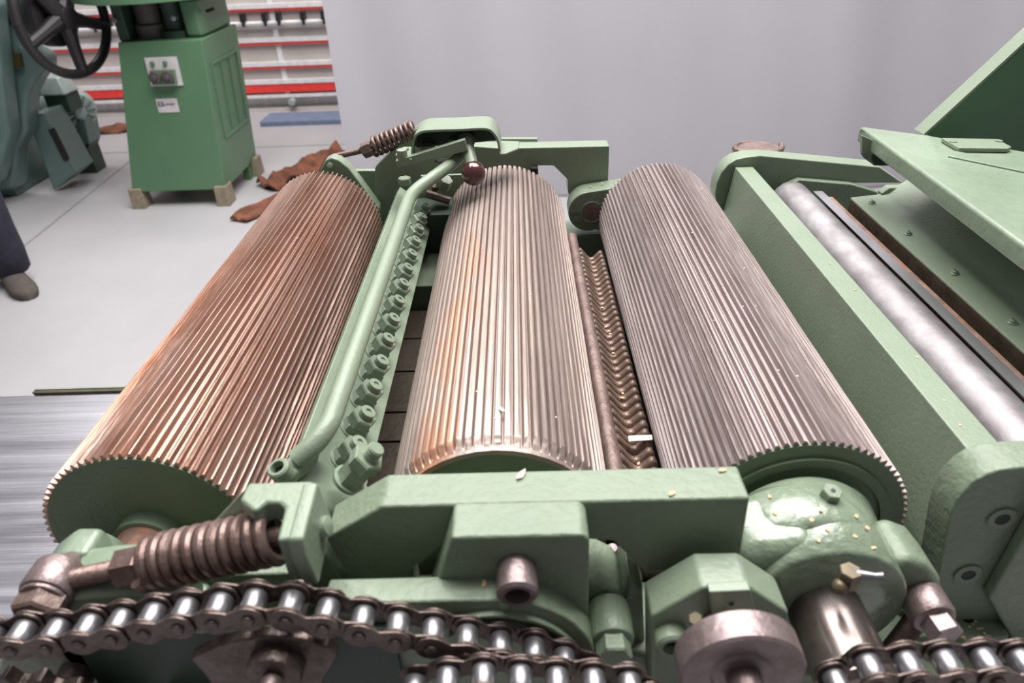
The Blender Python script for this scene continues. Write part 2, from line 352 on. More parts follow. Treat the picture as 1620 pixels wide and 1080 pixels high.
front_plate('switch_box', sx0 + 0.022, sx1 - 0.020, sz0 + 0.014, sz1 - 0.055, 0.030, 'cab', sw, off=0.008)
for k in (0.30, 0.70):
    x = sx0 + (sx1 - sx0) * k; z = sz0 + (sz1 - sz0) * 0.36
    p = Vector(on_front(x, z, 0.038)); kb = B(); rcyl(kb, p, p + Vector((0, -0.016, 0)), 0.030, 0.004, 28); rcyl(kb, p + Vector((0, -0.016, 0)), p + Vector((0, -0.030, 0)), 0.014, 0.003, 20)
    obj('rotary_knob', kb, 'knobgrey', sw)
    z2 = sz0 + (sz1 - sz0) * 0.80; p = Vector(on_front(x - 0.012, z2, 0.008)); kb = B(); rcyl(kb, p, p + Vector((0, -0.012, 0)), 0.011, 0.002, 16)
    obj('indicator', kb, 'cab', sw)
lx0, lz1 = -1.8002, -0.3932
lx1, lz0 = -1.6937, -0.4596
lb = front_plate('label_plate', lx0, lx1, lz0, lz1, 0.003, 'label', pd)
lw = lx1 - lx0; lh = lz1 - lz0; tx = B()
def ink_box(bm, u0, u1, v0, v1):
    x0, x1, z0, z1 = lx0 + lw * u0, lx0 + lw * u1, lz0 + lh * v0, lz0 + lh * v1
    q = [(x0, z0), (x1, z0), (x1, z1), (x0, z1)]
    A = [bm.verts.new(on_front(x, z, 0.0042)) for x, z in q]; C = [bm.verts.new(on_front(x, z, 0.003)) for x, z in q]
    bm.faces.new(A); bm.faces.new(C[::-1])
    for i in range(4): bm.faces.new((A[i], C[i], C[(i + 1) % 4], A[(i + 1) % 4]))
for a in ((.06, .11, .45, .78), (.06, .33, .72, .78), (.06, .33, .45, .51), (.28, .33, .45, .78), (.11, .28, .59, .64), (.33, .38, .48, .56)): ink_box(tx, *a)
for i in range(8): ink_box(tx, .42 + i * .056, .455 + i * .056, .52, .66)
obj('label_print', tx, 'ink', lb)
# raised panel on the right side of the pedestal
def side(y, z):
    s = (z - ZB) / (ZT - ZB); return -1.550 + 0.048 * s
sp = B()
def side_bar(bm, y0, z0, y1, z1, w):
    for (a0, b0, a1, b1) in ((y0, z0, y1, z1),):
        d = Vector((0, a1 - a0, b1 - b0)).normalized(); n = Vector((0, -d.z, d.y)) * w
        q = [Vector((0, a0, b0)) + n, Vector((0, a1, b1)) + n, Vector((0, a1, b1)) - n, Vector((0, a0, b0)) - n]
        A = [bm.verts.new((side(v.y, v.z) + 0.008, v.y, v.z)) for v in q]; C = [bm.verts.new((side(v.y, v.z) - 0.004, v.y, v.z)) for v in q]
        bm.faces.new(A); bm.faces.new(C[::-1])
        for i in range(4): bm.faces.new((A[i], C[i], C[(i + 1) % 4], A[(i + 1) % 4]))
for s in ((2.92, -0.62, 2.92, -0.25), (3.28, -0.62, 3.28, -0.25), (2.92, -0.25, 3.28, -0.25), (2.92, -0.62, 3.28, -0.62), (3.04, -0.60, 3.04, -0.27), (3.16, -0.60, 3.16, -0.27)): side_bar(sp, *s, 0.006)
obj('side_panel_frame', sp, 'cab', pd)
# head of the tool: recess, pulley and round table
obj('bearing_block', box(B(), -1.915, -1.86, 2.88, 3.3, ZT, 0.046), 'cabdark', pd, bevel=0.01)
obj('side_cheek', box(B(), -1.60, -1.515, 2.92, 3.34, ZT, 0.046), 'cab', pd, bevel=0.02)
obj('pulley', lathe(B(), (-1.79, 2.99, ZT), (-1.79, 2.99, 1), [(0, .075), (.06, .075), (.07, .06), (.172, .06)], 32), 'knobgrey', pd)
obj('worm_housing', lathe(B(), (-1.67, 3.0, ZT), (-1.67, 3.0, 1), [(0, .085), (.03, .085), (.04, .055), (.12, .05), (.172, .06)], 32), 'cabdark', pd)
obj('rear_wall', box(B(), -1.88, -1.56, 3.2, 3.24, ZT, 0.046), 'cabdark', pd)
obj('grease_nipple', cyl(B(), (-1.735, 2.86, -0.005), (-1.735, 2.86, 0.02), 0.006, 12), 'brass', pd)
for x in (-1.90, -1.615): obj('shaft_end', rcyl(B(), (x, 2.86, -0.03), (x, 2.90, -0.03), 0.013, 0.003, 20), 'chrome', pd)
obj('lock_lever', tube(B(), [(-1.50, 3.0, -0.02), (-1.46, 2.98, -0.01), (-1.44, 2.96, 0.0)], 0.008, 10), 'black', pd)
obj('round_table', lathe(B(), (-1.78, 3.10, 0.045), (-1.78, 3.10, 1), [(0, .36), (.004, .375), (.05, .375), (.054, .37)], 64), 'cab', pd)

# ------------------------------------------------------------------ teal machine with handwheel, and motor
tm = thing('bandsaw', 'grey teal cast machine with a black spoked handwheel at the left edge', 'machine', (-2.95, 3.2, FLOOR))
prof = [(-3.8991, -0.9723), (-3.0211, 0.5954), (-2.167, 0.5669), (-2.4174, 0.0031), (-2.4578, -0.1415), (-2.3726, -0.2045), (-2.394, -0.2589), (-2.4732, -0.3249), (-2.5315, -0.3866), (-2.5842, -0.4826), (-2.611, -0.5652), (-2.7076, -0.665), (-2.8177, -0.8951)]
obj('cast_body', prism(B(), prof, 'y', 2.98, 3.12), 'teal', tm, bevel=0.03, seg=4)
pb = [(-2.4331, 0.0714), (-2.6145, -0.5372), (-2.7418, -0.726), (-2.8109, -0.8226), (-3.3025, -0.9524), (-2.7179, 0.2405)]
obj('front_column', prism(B(), pb, 'y', 2.84, 2.97), 'teal', tm, bevel=0.03, seg=4)
b0 = B()
box(b0, -3.6, -2.86, 3.05, 3.45, FLOOR, -0.62)
obj('base_plinth', b0, 'teal', tm, bevel=0.012)
obj('name_plate', prism(B(), [(-2.5791, -0.1733), (-2.4772, -0.1767), (-2.4915, -0.2427), (-2.6099, -0.2449)], 'y', 2.955, 2.985), 'plate', tm, label='bronze name plate')
WC = Vector((-2.1608, 2.9, -0.015)); WN = Vector((0.96, -0.28, 0.0)).normalized()
d_, u_, v_ = frame((0, 0, 0), WN)
WR = 0.255
rimb = B(); tube(rimb, [WC + (u_ * math.cos(a) + v_ * math.sin(a)) * WR for a in [2 * math.pi * k / 60 for k in range(61)]], 0.024, 12)
rim = obj('handwheel', rimb, 'black', tm, label='black five spoke handwheel')
sb = B()
for k in range(5):
    a = 2 * math.pi * k / 5 + 0.35; e = WC + (u_ * math.cos(a) + v_ * math.sin(a)) * WR
    tube(sb, [WC, WC.lerp(e, 0.5), e], [0.050, 0.030, 0.026], 10)
obj('spokes', sb, 'black', rim)
obj('hub', rcyl(B(), WC - WN * 0.03, WC + WN * 0.05, 0.05, 0.006), 'black', rim)
obj('crank_pin', rcyl(B(), WC + v_ * -0.15, WC + v_ * -0.15 + WN * 0.06, 0.012, 0.004), 'chrome', rim)
obj('wheel_shaft', cyl(B(), WC, WC - WN * 0.45, 0.03, 24), 'black', tm)
obj('added_shade_drum', rcyl(B(), WC - WN * 0.12, WC - WN * 0.04, 0.13, 0.01), 'black', tm)  # added black drum, stands for the shadowed mass behind the spokes
bxp = [(-2.6662, -0.5184), (-2.5688, -0.5045), (-2.5081, -0.839), (-2.6443, -0.9252), (-2.6782, -0.9356)]
cabx = obj('slotted_box', prism(B(), bxp, 'y', 3.10, 3.30), 'teal', tm, bevel=0.008)
sl = [(-2.5722, -0.5944), (-2.5355, -0.5818), (-2.5163, -0.756), (-2.5338, -0.7736), (-2.5525, -0.7657)]
obj('slot', prism(B(), sl, 'y', 3.094, 3.102), 'hole', cabx)
mo = thing('electric_motor', 'grey green electric motor with finned round end beside the teal machine', 'motor', (-2.45, 3.5, FLOOR))
mc = Vector((-2.6084, 3.45, -0.579)); md = Vector((0.85, -0.5, -0.12)).normalized()
obj('motor_body', lathe(B(), mc - md * 0.24, mc, [(0, .10), (.02, .115), (.20, .115), (.22, .105)], 40), 'fins', mo)
eb = B(); lathe(eb, mc - md * 0.01, mc + md, [(0, .125), (.03, .125), (.055, .10), (.06, .04), (.075, .035), (.075, .0)], 40)
en = obj('fan_cover', eb, 'fins', mo)
fb2 = B()
dd, uu, vv = frame((0, 0, 0), md)
for k in range(12):
    a = 2 * math.pi * k / 12; w_ = uu * math.cos(a) + vv * math.sin(a); tube(fb2, [mc + md * 0.052 + w_ * 0.04, mc + md * 0.050 + w_ * 0.095], 0.006, 6)
obj('fan_grille', fb2, 'teal', en)
jb = Vector((-2.607, 3.35, -0.4059))
obj('terminal_box', frustum(B(), (jb.x - .085, jb.y - .07), (jb.x + .085, jb.y + .09), (jb.x - .045, jb.y - .04), (jb.x + .055, jb.y + .06), jb.z - 0.05, jb.z + 0.045), 'fins', mo, bevel=0.012)
obj('terminal_base', box(B(), jb.x - .06, jb.x + .07, jb.y - .05, jb.y + .09, jb.z - 0.15, jb.z - 0.05), 'cabdark', mo, bevel=0.008)
obj('mount_bracket', prism(B(), [(-2.6294, -0.6058), (-2.5389, -0.6162), (-2.5598, -0.7579), (-2.5715, -0.7689), (-2.6552, -0.7662)], 'y', 3.40, 3.55), 'teal', mo, bevel=0.008)
obj('mount_rail', prism(B(), [(-2.6538, -0.7624), (-2.5663, -0.7653), (-2.5915, -0.8029), (-2.6564, -0.8007)], 'y', 3.41, 3.54), 'black', mo)
obj('motor_stand', box(B(), mc.x - 0.10, mc.x + 0.02, 3.42, 3.54, FLOOR, mc.z - 0.2), 'cabdark', mo)

# ------------------------------------------------------------------ person at the left edge
pe = thing('person', 'person in dark navy trousers and grey brown shoes standing at the left edge', 'person', (-2.25, 2.0, FLOOR))
def skin_body(name, chains, m, parent, sub=2):
    me = bpy.data.meshes.new(name); vs = []; es = []; rs = []; idx = {}
    def vi(p, r):
        k = tuple(round(c, 4) for c in p)
        if k not in idx: idx[k] = len(vs); vs.append(Vector(p) - ORIG[parent.name]); rs.append(r)
        return idx[k]
    for ch in chains:
        pr = None
        for p, r in ch:
            i = vi(p, r)
            if pr is not None and pr != i: es.append((pr, i))
            pr = i
    me.from_pydata(vs, es, []); me.materials.append(M[m])
    o = bpy.data.objects.new(name, me); scene.collection.objects.link(o); o.parent = parent; ORIG[o.name] = ORIG[parent.name]
    me.skin_vertices or None
    sm = o.modifiers.new('skin', 'SKIN'); sm.use_smooth_shade = True
    if not me.skin_vertices: me.attributes
    for i, r in enumerate(rs):
        me.skin_vertices[0].data[i].radius = (r, r)
    me.skin_vertices[0].data[0].use_root = True
    ss = o.modifiers.new('sub', 'SUBSURF'); ss.levels = sub; ss.render_levels = sub
    return o
pel = (-2.30, 1.93, -0.02)
RF = (-2.1779, 1.93, -0.8877); 
ank = (-2.185, 1.93, -0.86); ank2 = (-2.42, 2.02, -0.86)
body = skin_body('body', [
    [(pel, .15), ((-2.21, 1.93, -0.08), .105), ((-2.205, 1.90, -0.47), .072), (ank, .050)],
    [(pel, .15), ((-2.39, 1.95, -0.08), .105), ((-2.41, 1.95, -0.47), .072), (ank2, .050)],
    [(pel, .15), ((-2.30, 1.94, 0.18), .14), ((-2.30, 1.95, 0.42), .16), ((-2.30, 1.95, 0.50), .07), ((-2.30, 1.94, 0.58), .058)],
    [((-2.30, 1.95, 0.42), .16), ((-2.12, 1.95, 0.42), .065), ((-2.07, 1.94, 0.14), .048), ((-2.06, 1.86, -0.10), .034)],
    [((-2.30, 1.95, 0.42), .16), ((-2.48, 1.95, 0.42), .065), ((-2.53, 1.94, 0.14), .048), ((-2.54, 1.86, -0.10), .034)]], 'jean', pe)
obj('jacket', lathe(B(), (-2.30, 1.945, -0.06), (-2.30, 1.945, 1), [(0, .175), (.05, .18), (.25, .17), (.45, .19), (.53, .15), (.57, .08), (.58, .07)], 32), 'shirt', pe, smooth=80)
hd = B(); ball(hd, (-2.30, 1.93, 0.69), 0.10, 24, (0.80, 0.95, 1.2)); ball(hd, (-2.30, 1.838, 0.68), 0.018, 10, (0.7, 1, 1.3)); ball(hd, (-2.38, 1.94, 0.685), 0.022, 10, (0.4, 0.8, 1.2)); ball(hd, (-2.22, 1.94, 0.685), 0.022, 10, (0.4, 0.8, 1.2))
obj('head', hd, 'skin', pe, smooth=80)
obj('hair', ball(B(), (-2.30, 1.955, 0.735), 0.098, 24, (0.88, 0.98, 0.95)), 'hair', pe, smooth=80)
for sx in (-1, 1):
    hx = -2.30 + sx * 0.24; chains = [[((hx, 1.86, -0.12), .028), ((hx, 1.85, -0.17), .032), ((hx, 1.845, -0.20), .028)]]
    for q in range(4):
        f0 = (hx, 1.82 + q * 0.017, -0.22); L = (0.055, 0.07, 0.066, 0.05)[q]
        chains.append([((hx, 1.845, -0.20), .028), (f0, .009), ((hx - sx * 0.008, 1.82 + q * 0.017, -0.22 - L * 0.6), .0085), ((hx - sx * 0.022, 1.82 + q * 0.017, -0.22 - L), .008)])
    chains.append([((hx, 1.85, -0.17), .032), ((hx - sx * 0.01, 1.80, -0.19), .010), ((hx - sx * 0.015, 1.785, -0.225), .009)])
    skin_body('hand', chains, 'skin', pe, 1)
def shoe(x, y, ang):
    bm = B(); rings = []
    for t, w, h in ((-0.09, .022, .05), (-0.075, .036, .085), (-0.03, .042, .105), (0.02, .043, .10), (0.07, .048, .075), (0.13, .053, .058), (0.18, .048, .05), (0.215, .034, .042), (0.23, .014, .03)):
        r = []
        for k in range(14):
            a = 2 * math.pi * k / 14; px = w * math.cos(a); pz = h / 2 + h / 2 * math.sin(a)
            if math.sin(a) < -0.3: pz = 0.002
            X = x + math.cos(ang) * t - math.sin(ang) * px; Y = y + math.sin(ang) * t + math.cos(ang) * px
            r.append(bm.verts.new((X, Y, FLOOR + pz)))
        rings.append(r)
    for A, C in zip(rings, rings[1:]):
        for k in range(14): bm.faces.new((A[k], A[(k + 1) % 14], C[(k + 1) % 14], C[k]))
    bm.faces.new(rings[0]); bm.faces.new(rings[-1][::-1]); o = obj('shoe', bm, 'shoe', pe, smooth=80)
shoe(-2.20, 1.93, -0.75); shoe(-2.44, 2.02, -1.2)
for a, s in ((ank, 1), (ank2, 1)):
    obj('trouser_cuff', lathe(B(), (a[0], a[1], FLOOR + 0.06), (a[0], a[1], 1), [(0, .062), (.015, .075), (.10, .080), (.2, .078), (.40, .082), (.42, .075)], 24), 'jean', pe, smooth=80)

# ------------------------------------------------------------------ fluted rollers
Y0, Y1 = -0.424, 0.173
def fluted(name, label, x, z, R, n, m, prof, chamfer=0.0, spin=0.0):
    t = thing(name, label, 'roller', (x, (Y0 + Y1) / 2, z))
    bm = B(); rings = []; k = len(prof); rnd = random.Random(int(R * 1e5))
    rmin = min(r for _, r in prof); steps = [Y0, Y0 + 0.0008] if not chamfer else [Y0 + 0.004 + (chamfer - 0.004) * q / 7 for q in range(8)]
    ny = 12
    ys = steps + [Y0 + chamfer + (Y1 - Y0 - 2 * chamfer) * j / ny for j in range(1, ny)] + ([Y1 - 0.0008, Y1] if not chamfer else [Y1 - chamfer, Y1 - 0.0008, Y1])
    offs = [[rnd.uniform(-0.00022, 0.00022) for _ in range(len(ys))] for _ in range(n)]
    for j, y in enumerate(ys):
        if chamfer: c = min(1, max(0, (y - Y0 - 0.004) / (chamfer - 0.004)))
        else: c = 1
        ring = []
        for i in range(n):
            for a, dr in prof:
                r = min(R + dr, R + rmin * (1 - c)) if chamfer else R + dr
                r += offs[i][j] * (1 if dr > rmin * 0.5 else 0)
                th = spin + 2 * math.pi * (i + a) / n
                ring.append(bm.verts.new((x + r * math.sin(th), y, z + r * math.cos(th))))
        rings.append(ring)
    N = n * k
    for A, C in zip(rings, rings[1:]):
        for i in range(N): bm.faces.new((A[i], A[(i + 1) % N], C[(i + 1) % N], C[i]))
    bm.faces.new(rings[0]); bm.faces.new(rings[-1][::-1])
    obj('fluted_shell', bm, m, t, smooth=25)
    rd = R + rmin
    for ya, yb in ((Y0, Y0 - 0.0008), (Y1, Y1 + 0.0008)):
        if chamfer:
            s = 1 if ya == Y0 else -1
            obj('end_ring', ring_hole(B(), (x, ya + s * 0.006, z), (x, ya, z), rd + 0.0002, rd - 0.004), m, t)
            obj('end_disc', cyl(B(), (x, ya + s * 0.008, z), (x, ya + s * 0.0015, z), rd - 0.0038, 64), 'disc', t, label='dark green end disc')
        else: obj('end_disc', cyl(B(), (x, ya + (0.002 if ya == Y0 else -0.002), z), (x, yb, z), rd + 0.0004, 72), 'disc', t, label='dark green end disc')
    return t
r1 = fluted('fluted_roller', 'rust brown fluted steel roller, leftmost, with dark green end face', -0.2622, 0.0072, 0.080, 76, 'roll1',
            [(0.0, 0.0), (0.14, -0.0001), (0.46, -0.0046), (0.66, -0.0046), (0.90, -0.0005)])
r2 = fluted('fluted_roller', 'pale tan fluted roller with wide worn lands, in the middle behind the bridge plate', 0.0, 0.0, 0.0866, 76, 'roll2',
            [(0.0, 0.0), (0.36, 0.0002), (0.60, -0.0008), (0.74, -0.0050), (0.86, -0.0050), (0.94, -0.0009)], chamfer=0.014)
r3 = fluted('fluted_roller', 'grey mauve fluted roller, rightmost, beside the long green beam', 0.2203, 0.0, 0.0832, 80, 'roll3',
            [(0.0, 0.0), (0.26, 0.0), (0.56, -0.0038), (0.70, -0.0038)])
obj('shaft', rcyl(B(), (-0.2622, Y0 - 0.05, 0.0072), (-0.2622, Y0, 0.0072), 0.021, 0.002), 'ruststrip', r1, label='brown bare steel shaft end')
obj('shaft_collar', ring_hole(B(), (-0.2622, Y0 - 0.012, 0.0072), (-0.2622, Y0, 0.0072), 0.0245, 0.0208), 'worn', r1)
obj('shaft', rcyl(B(), (-0.2622, Y1, 0.0072), (-0.2622, Y1 + 0.06, 0.0072), 0.021, 0.002), 'rustrod', r1)
obj('shaft', cyl(B(), (0, Y0 - 0.06, 0), (0, Y0 + 0.01, 0), 0.021), 'rustrod', r2); obj('shaft', cyl(B(), (0, Y1 - 0.01, 0), (0, Y1 + 0.06, 0), 0.021), 'rustrod', r2)
obj('raised_rim', ring_hole(B(), (0.2203, Y0, 0), (0.2203, Y0 - 0.004, 0), 0.069, 0.062, 64), 'disc', r3)
sh = obj('shaft', lathe(B(), (0.2150, -0.50, 0.004), (0.2150, -0.7, 0.004), [(0, .0235), (.056, .0235), (.060, .020)], 48), 'shaftsteel', r3, label='bright worn steel shaft with grease fitting')
gx = Vector((0.2149, -0.513, 0.0562))
gb = B(); hexh(gb, gx + Vector((0, 0, -0.010)), gx + Vector((0, 0, 0.002)), 0.0068, 0.3)
gf = obj('grease_fitting', gb, 'brass', sh)
obj('grease_nipple', tube(B(), [gx + Vector((0.004, -0.001, -0.001)), gx + Vector((0.013, -0.004, 0.001)), gx + Vector((0.017, -0.005, 0.002))], [0.0034, 0.0020, 0.0028], 12), 'chrome', gf)
obj('nipple_elbow', ball(B(), gx + Vector((-0.006, -0.004, -0.008)), 0.005, 12), 'brass', gf)

# ------------------------------------------------------------------ lowered table, base and side frames
tb = thing('planer_table', 'scraped bright steel planer table extending out past the left roller', 'table', (-0.4, -0.1, -0.33))
obj('table_plate', box(B(), -1.35, 0.62, -0.47, 0.187, -0.33, -0.30), 'table', tb, bevel=0.002)
tg = B()
for k in range(26):
    pass
obj('edge_bar', prism(B(), [(-0.830, -0.308), (0.3, -0.308), (0.3, -0.2955), (-0.838, -0.2955)], 'y', 0.1875, 0.196), 'brown', tb, bevel=0.001, label='dark flat bar along the far edge')
obj('edge_lip', box(B(), -0.838, 0.3, 0.1962, 0.2, -0.306, -0.2945), 'paint', tb)
tg.free()
ba = thing('planer', 'green cast planer body with side frames below the rollers', 'machine', (0.0, -0.1, FLOOR))
obj('pedestal', box(B(), -0.40, 0.75, -0.44, 0.16, FLOOR, -0.33), 'cast', ba, bevel=0.01)
fp = [(-0.37, -0.5), (0.44, -0.5), (0.44, -0.125), (0.30, -0.085), (0.14, -0.05), (0.045, -0.03), (-0.19, -0.03), (-0.29, -0.012), (-0.335, -0.03), (-0.37, -0.10)]
obj('front_side_frame', prism(B(), fp, 'y', -0.50, -0.435), 'cast', ba, bevel=0.004)
rp = [(-0.34, -0.5), (0.75, -0.5), (0.75, -0.02), (0.30, -0.03), (-0.30, -0.03), (-0.34, -0.10)]
obj('rear_side_frame', prism(B(), rp, 'y', 0.185, 0.25), 'cast', ba, bevel=0.004)
obj('front_leg_plate', box(B(), -0.30, 0.44, -0.44, -0.40, FLOOR, -0.28), 'cast', ba)
obj('gap_shade_box', box(B(), 0.06, 0.42, -0.42, 0.18, -0.20, -0.10), 'dark', ba)  # black box, the shade of the gap under the right roller as colour

# left front bearing lug casting
lg = thing('bearing_bracket', 'light green worn casting holding the left roller shaft and spring eye', 'bracket', (-0.27, -0.47, 0.0))
lb2 = B(); rcyl(lb2, (-0.2850, -0.492, 0.022), (-0.2850, -0.452, 0.022), 0.0225, 0.003, 40)
obj('lug', lb2, 'worn', lg)
obj('bearing_barrel', rcyl(B(), (-0.262, -0.512, -0.010), (-0.262, -0.480, -0.010), 0.032, 0.004, 48), 'worn', lg)
obj('flange', prism(B(), [(-0.3296, -0.0022), (-0.3048, 0.0268), (-0.2832, 0.0449), (-0.2511, 0.0499), (-0.2188, 0.0506), (-0.1946, 0.0486), (-0.1941, 0.0389), (-0.2023, 0.0317), (-0.2124, -0.0418), (-0.3666, -0.0675)], 'y', -0.512, -0.470), 'worn', lg, bevel=0.006, seg=3)
obj('web', prism(B(), [(-0.3048, 0.0366), (-0.2877, 0.0497), (-0.2709, 0.0492), (-0.2662, 0.0321), (-0.2576, 0.0123), (-0.2024, 0.0038), (-0.207, -0.0133), (-0.3284, -0.0093)], 'y', -0.480, -0.455), 'worn', lg, bevel=0.004)

obj('added_gap_plate', box(B(), -0.275, -0.085, -0.468, -0.452, -0.12, 0.012), 'cast', lg, bevel=0.002)  # added filler, hides the bright table to keep the shaded gap dark
# ------------------------------------------------------------------ front spring assembly
SA = Vector((-0.2780, -0.503, 0.0500)); SB = Vector((-0.1265, -0.503, 0.0880)); sd = (SB - SA).normalized()
sg = thing('tension_spring', 'rusty coil spring with eye bolt at the lower left', 'spring', tuple(SA))
ey = B(); rcyl(ey, SA + Vector((0, -0.011, 0)), SA + Vector((0, 0.011, 0)), 0.0165, 0.003, 36)
eo = obj('eye', ey, 'bolt', sg)
obj('threaded_rod', thread(B(), SA + sd * 0.012, SA + sd * 0.062, 0.0068, 0.0017), 'spring', eo)
obj('hex_bolt_head', hexh(B(), SA + Vector((0, -0.011, -0.002)), SA + Vector((0, -0.023, -0.003)), 0.0155, 0.3), 'rustrod', sg)
obj('bolt_washer', rcyl(B(), SA + Vector((0, -0.0135, 0)), SA + Vector((0, -0.0105, 0)), 0.0145, 0.001), 'bolt', sg)
obj('lug_pin', cyl(B(), SA + Vector((0, 0.0105, 0)), SA + Vector((-0.006, 0.032, -0.014)), 0.008), 'bolt', sg)
obj('hex_nut', hexh(B(), SA + sd * 0.049, SA + sd * 0.066, 0.0128, 0.2), 'spring', sg)
obj('coil', spring(B(), SA + sd * 0.066, SB, 0.0140, 0.0038, 11.5), 'spring', sg)
obj('guide_rod', cyl(B(), SA + sd * 0.06, SB + sd * 0.024, 0.0066), 'spring', sg)
obj('rod_end', rcyl(B(), SB + sd * 0.020, SB + sd * 0.032, 0.0062, 0.001), 'worn', sg, label='pale green painted rod end')

# spring yoke
yk = thing('spring_yoke', 'light green forked bracket holding the right end of the front coil spring', 'bracket', (-0.13, -0.47, 0.08))
yt = [(-0.1471, -0.4817), (-0.1071, -0.4814), (-0.1011, -0.503), (-0.1038, -0.5271), (-0.1164, -0.5281), (-0.1187, -0.5034), (-0.1228, -0.4993), (-0.1311, -0.499), (-0.1356, -0.5059), (-0.1476, -0.4964)]
obj('fork_plate', prism(B(), yt, 'z', 0.096, 0.112), 'paint', yk, bevel=0.0025, seg=3)
arm = B(); q4 = [Vector(p) for p in ((-0.1464, -0.4817, 0.1115), (-0.124, -0.4983, 0.1115), (-0.1594, -0.4883, 0.078), (-0.1819, -0.4897, 0.078))]
A = [arm.verts.new(p) for p in q4]; C = [arm.verts.new(p + Vector((0, 0.002, -0.014))) for p in q4]
arm.faces.new(A); arm.faces.new(C[::-1])
for i in range(4): arm.faces.new((A[i], C[i], C[(i + 1) % 4], A[(i + 1) % 4]))
obj('sloping_arm', arm, 'paint', yk, bevel=0.002)
yl = [(-0.1169, -0.5099), (-0.1056, -0.5088), (-0.1038, -0.5271), (-0.1164, -0.5281)]
obj('fork_leg', prism(B(), yl, 'z', 0.080, 0.098), 'paint', yk, bevel=0.002)
ck = [(-0.4925, 0.1209), (-0.4842, 0.0846), (-0.504, 0.0769), (-0.5269, 0.0725), (-0.5339, 0.105), (-0.531, 0.1158)]
ckp = obj('cheek', prism(B(), ck, 'x', -0.109, -0.100), 'paint', yk, bevel=0.002)
obj('foot', prism(B(), [(-0.1312, 0.0666), (-0.1131, 0.066), (-0.1017, 0.0243), (-0.1084, -0.0032), (-0.1362, 0.0111)], 'y', -0.487, -0.470), 'paint', yk, bevel=0.002)

# ------------------------------------------------------------------ front bridge plate with stepped block
ZBR = 0.094
bp_ = thing('bridge_plate', 'large light green bridge plate across the front of the middle roller', 'bracket', (0.02, -0.47, 0.0))
fr = [(-0.1068, 0.0675), (-0.0671, 0.0876), (-0.0365, 0.0877), (-0.0302, 0.0792), (-0.0316, 0.0575), (-0.0562, 0.0341), (-0.0645, -0.0326), (-0.0995, -0.0315), (-0.1027, 0.01), (-0.1103, 0.0359)]
fr = [(x, min(z, ZBR) if z < 0.08 else z) for x, z in fr]
pr = [fr[0], (fr[1][0], ZBR), (0.1570, ZBR), (0.1585, 0.0453), (0.150, 0.038), (0.099, 0.0259), (0.0759, 0.058), (0.060, 0.060), (0.060, 0.0), (-0.020, 0.0), (-0.030, 0.03), (-0.0305, 0.060), (-0.0562, 0.0341)] + [(-0.0575, -0.02), (-0.085, -0.02)] + [(-0.098, 0.030)]
obj('bridge_beam', prism(B(), pr, 'y', -0.487, -0.458), 'cast', bp_, bevel=0.0022, seg=3)
blk = [(-0.0225, ZBR), (0.0535, ZBR), (0.0575, ZBR - 0.004), (0.0590, 0.0), (-0.052, 0.0)]
bk = obj('stepped_block', prism(B(), blk, 'y', -0.513, -0.485), 'cast', bp_, bevel=0.0022, seg=3)
socket_screw(bp_, (0.0145, -0.512, 0.067), (0.0148, -0.532, 0.065), 0.0122)

# arc shaped guard under it
ag = thing('bearing_shield', 'green bearing cap with straight left end and ribbed arc, below the stepped block', 'bearing cap', (-0.02, -0.52, 0.0))
arc = [(-0.1005, 0.058), (-0.02, 0.0585)] + [(0.062 * math.sin(a), 0.062 * math.cos(a) - 0.0035) for a in [math.radians(4 + 8 * k) for k in range(12)]] + [(0.0605, -0.03), (-0.1005, -0.03)]
obj('cap_body', prism(B(), arc, 'y', -0.529, -0.5105), 'cast', ag, bevel=0.002)
def arcband(r0, r1, a0, a1, n=18):
    return [(r1 * math.sin(a), r1 * math.cos(a) - 0.0035) for a in [a0 + (a1 - a0) * k / n for k in range(n + 1)]] + [(r0 * math.sin(a), r0 * math.cos(a) - 0.0035) for a in [a1 + (a0 - a1) * k / n for k in range(n + 1)]]
obj('arc_rib', prism(B(), arcband(0.0505, 0.0535, math.radians(-42), math.radians(82)), 'y', -0.5335, -0.528), 'cast', ag, bevel=0.0008)
obj('arc_rib', prism(B(), arcband(0.0415, 0.0440, math.radians(-40), math.radians(84)), 'y', -0.5335, -0.528), 'cast', ag, bevel=0.0008)
obj('boss', ball(B(), (0.007, -0.529, 0.0555), 0.0035, 12), 'cast', ag)
obj('front_panel', box(B(), -0.0985, 0.062, -0.520, -0.512, -0.2, -0.02), 'cast', ag)

# middle eye bolt
me_ = thing('eye_bolt', 'dark green painted eye bolt with hex head right of the ribbed bearing cap', 'bolt', (0.078, -0.5, 0.0))
EC = Vector((0.0732, -0.512, 0.0078))
obj('eye', rcyl(B(), EC + Vector((0, -0.012, 0)), EC + Vector((0, 0.016, 0)), 0.0140, 0.003, 32), 'cast', me_)
obj('hex_bolt_head', hexh(B(), EC + Vector((0, -0.010, 0)), EC + Vector((0, -0.023, 0)), 0.0110, 0.0), 'cast', me_)
obj('threaded_rod', thread(B(), EC + Vector((0.004, 0, -0.012)), EC + Vector((0.010, 0, -0.10)), 0.0068, 0.0017), 'bolt', me_)
ml = thing('cast_lug', 'rounded dark green cast lug between the stepped block and the octagonal block', 'bracket', (0.078, -0.47, 0.0))
obj('lug_body', prism(B(), [(0.0563, 0.0304), (0.0667, 0.0288), (0.081, 0.0182), (0.087, 0.0005), (0.0907, -0.027), (0.0823, -0.0375), (0.0643, -0.0333), (0.0578, -0.0439)], 'y', -0.495, -0.455), 'cast', ml, bevel=0.006, seg=4)
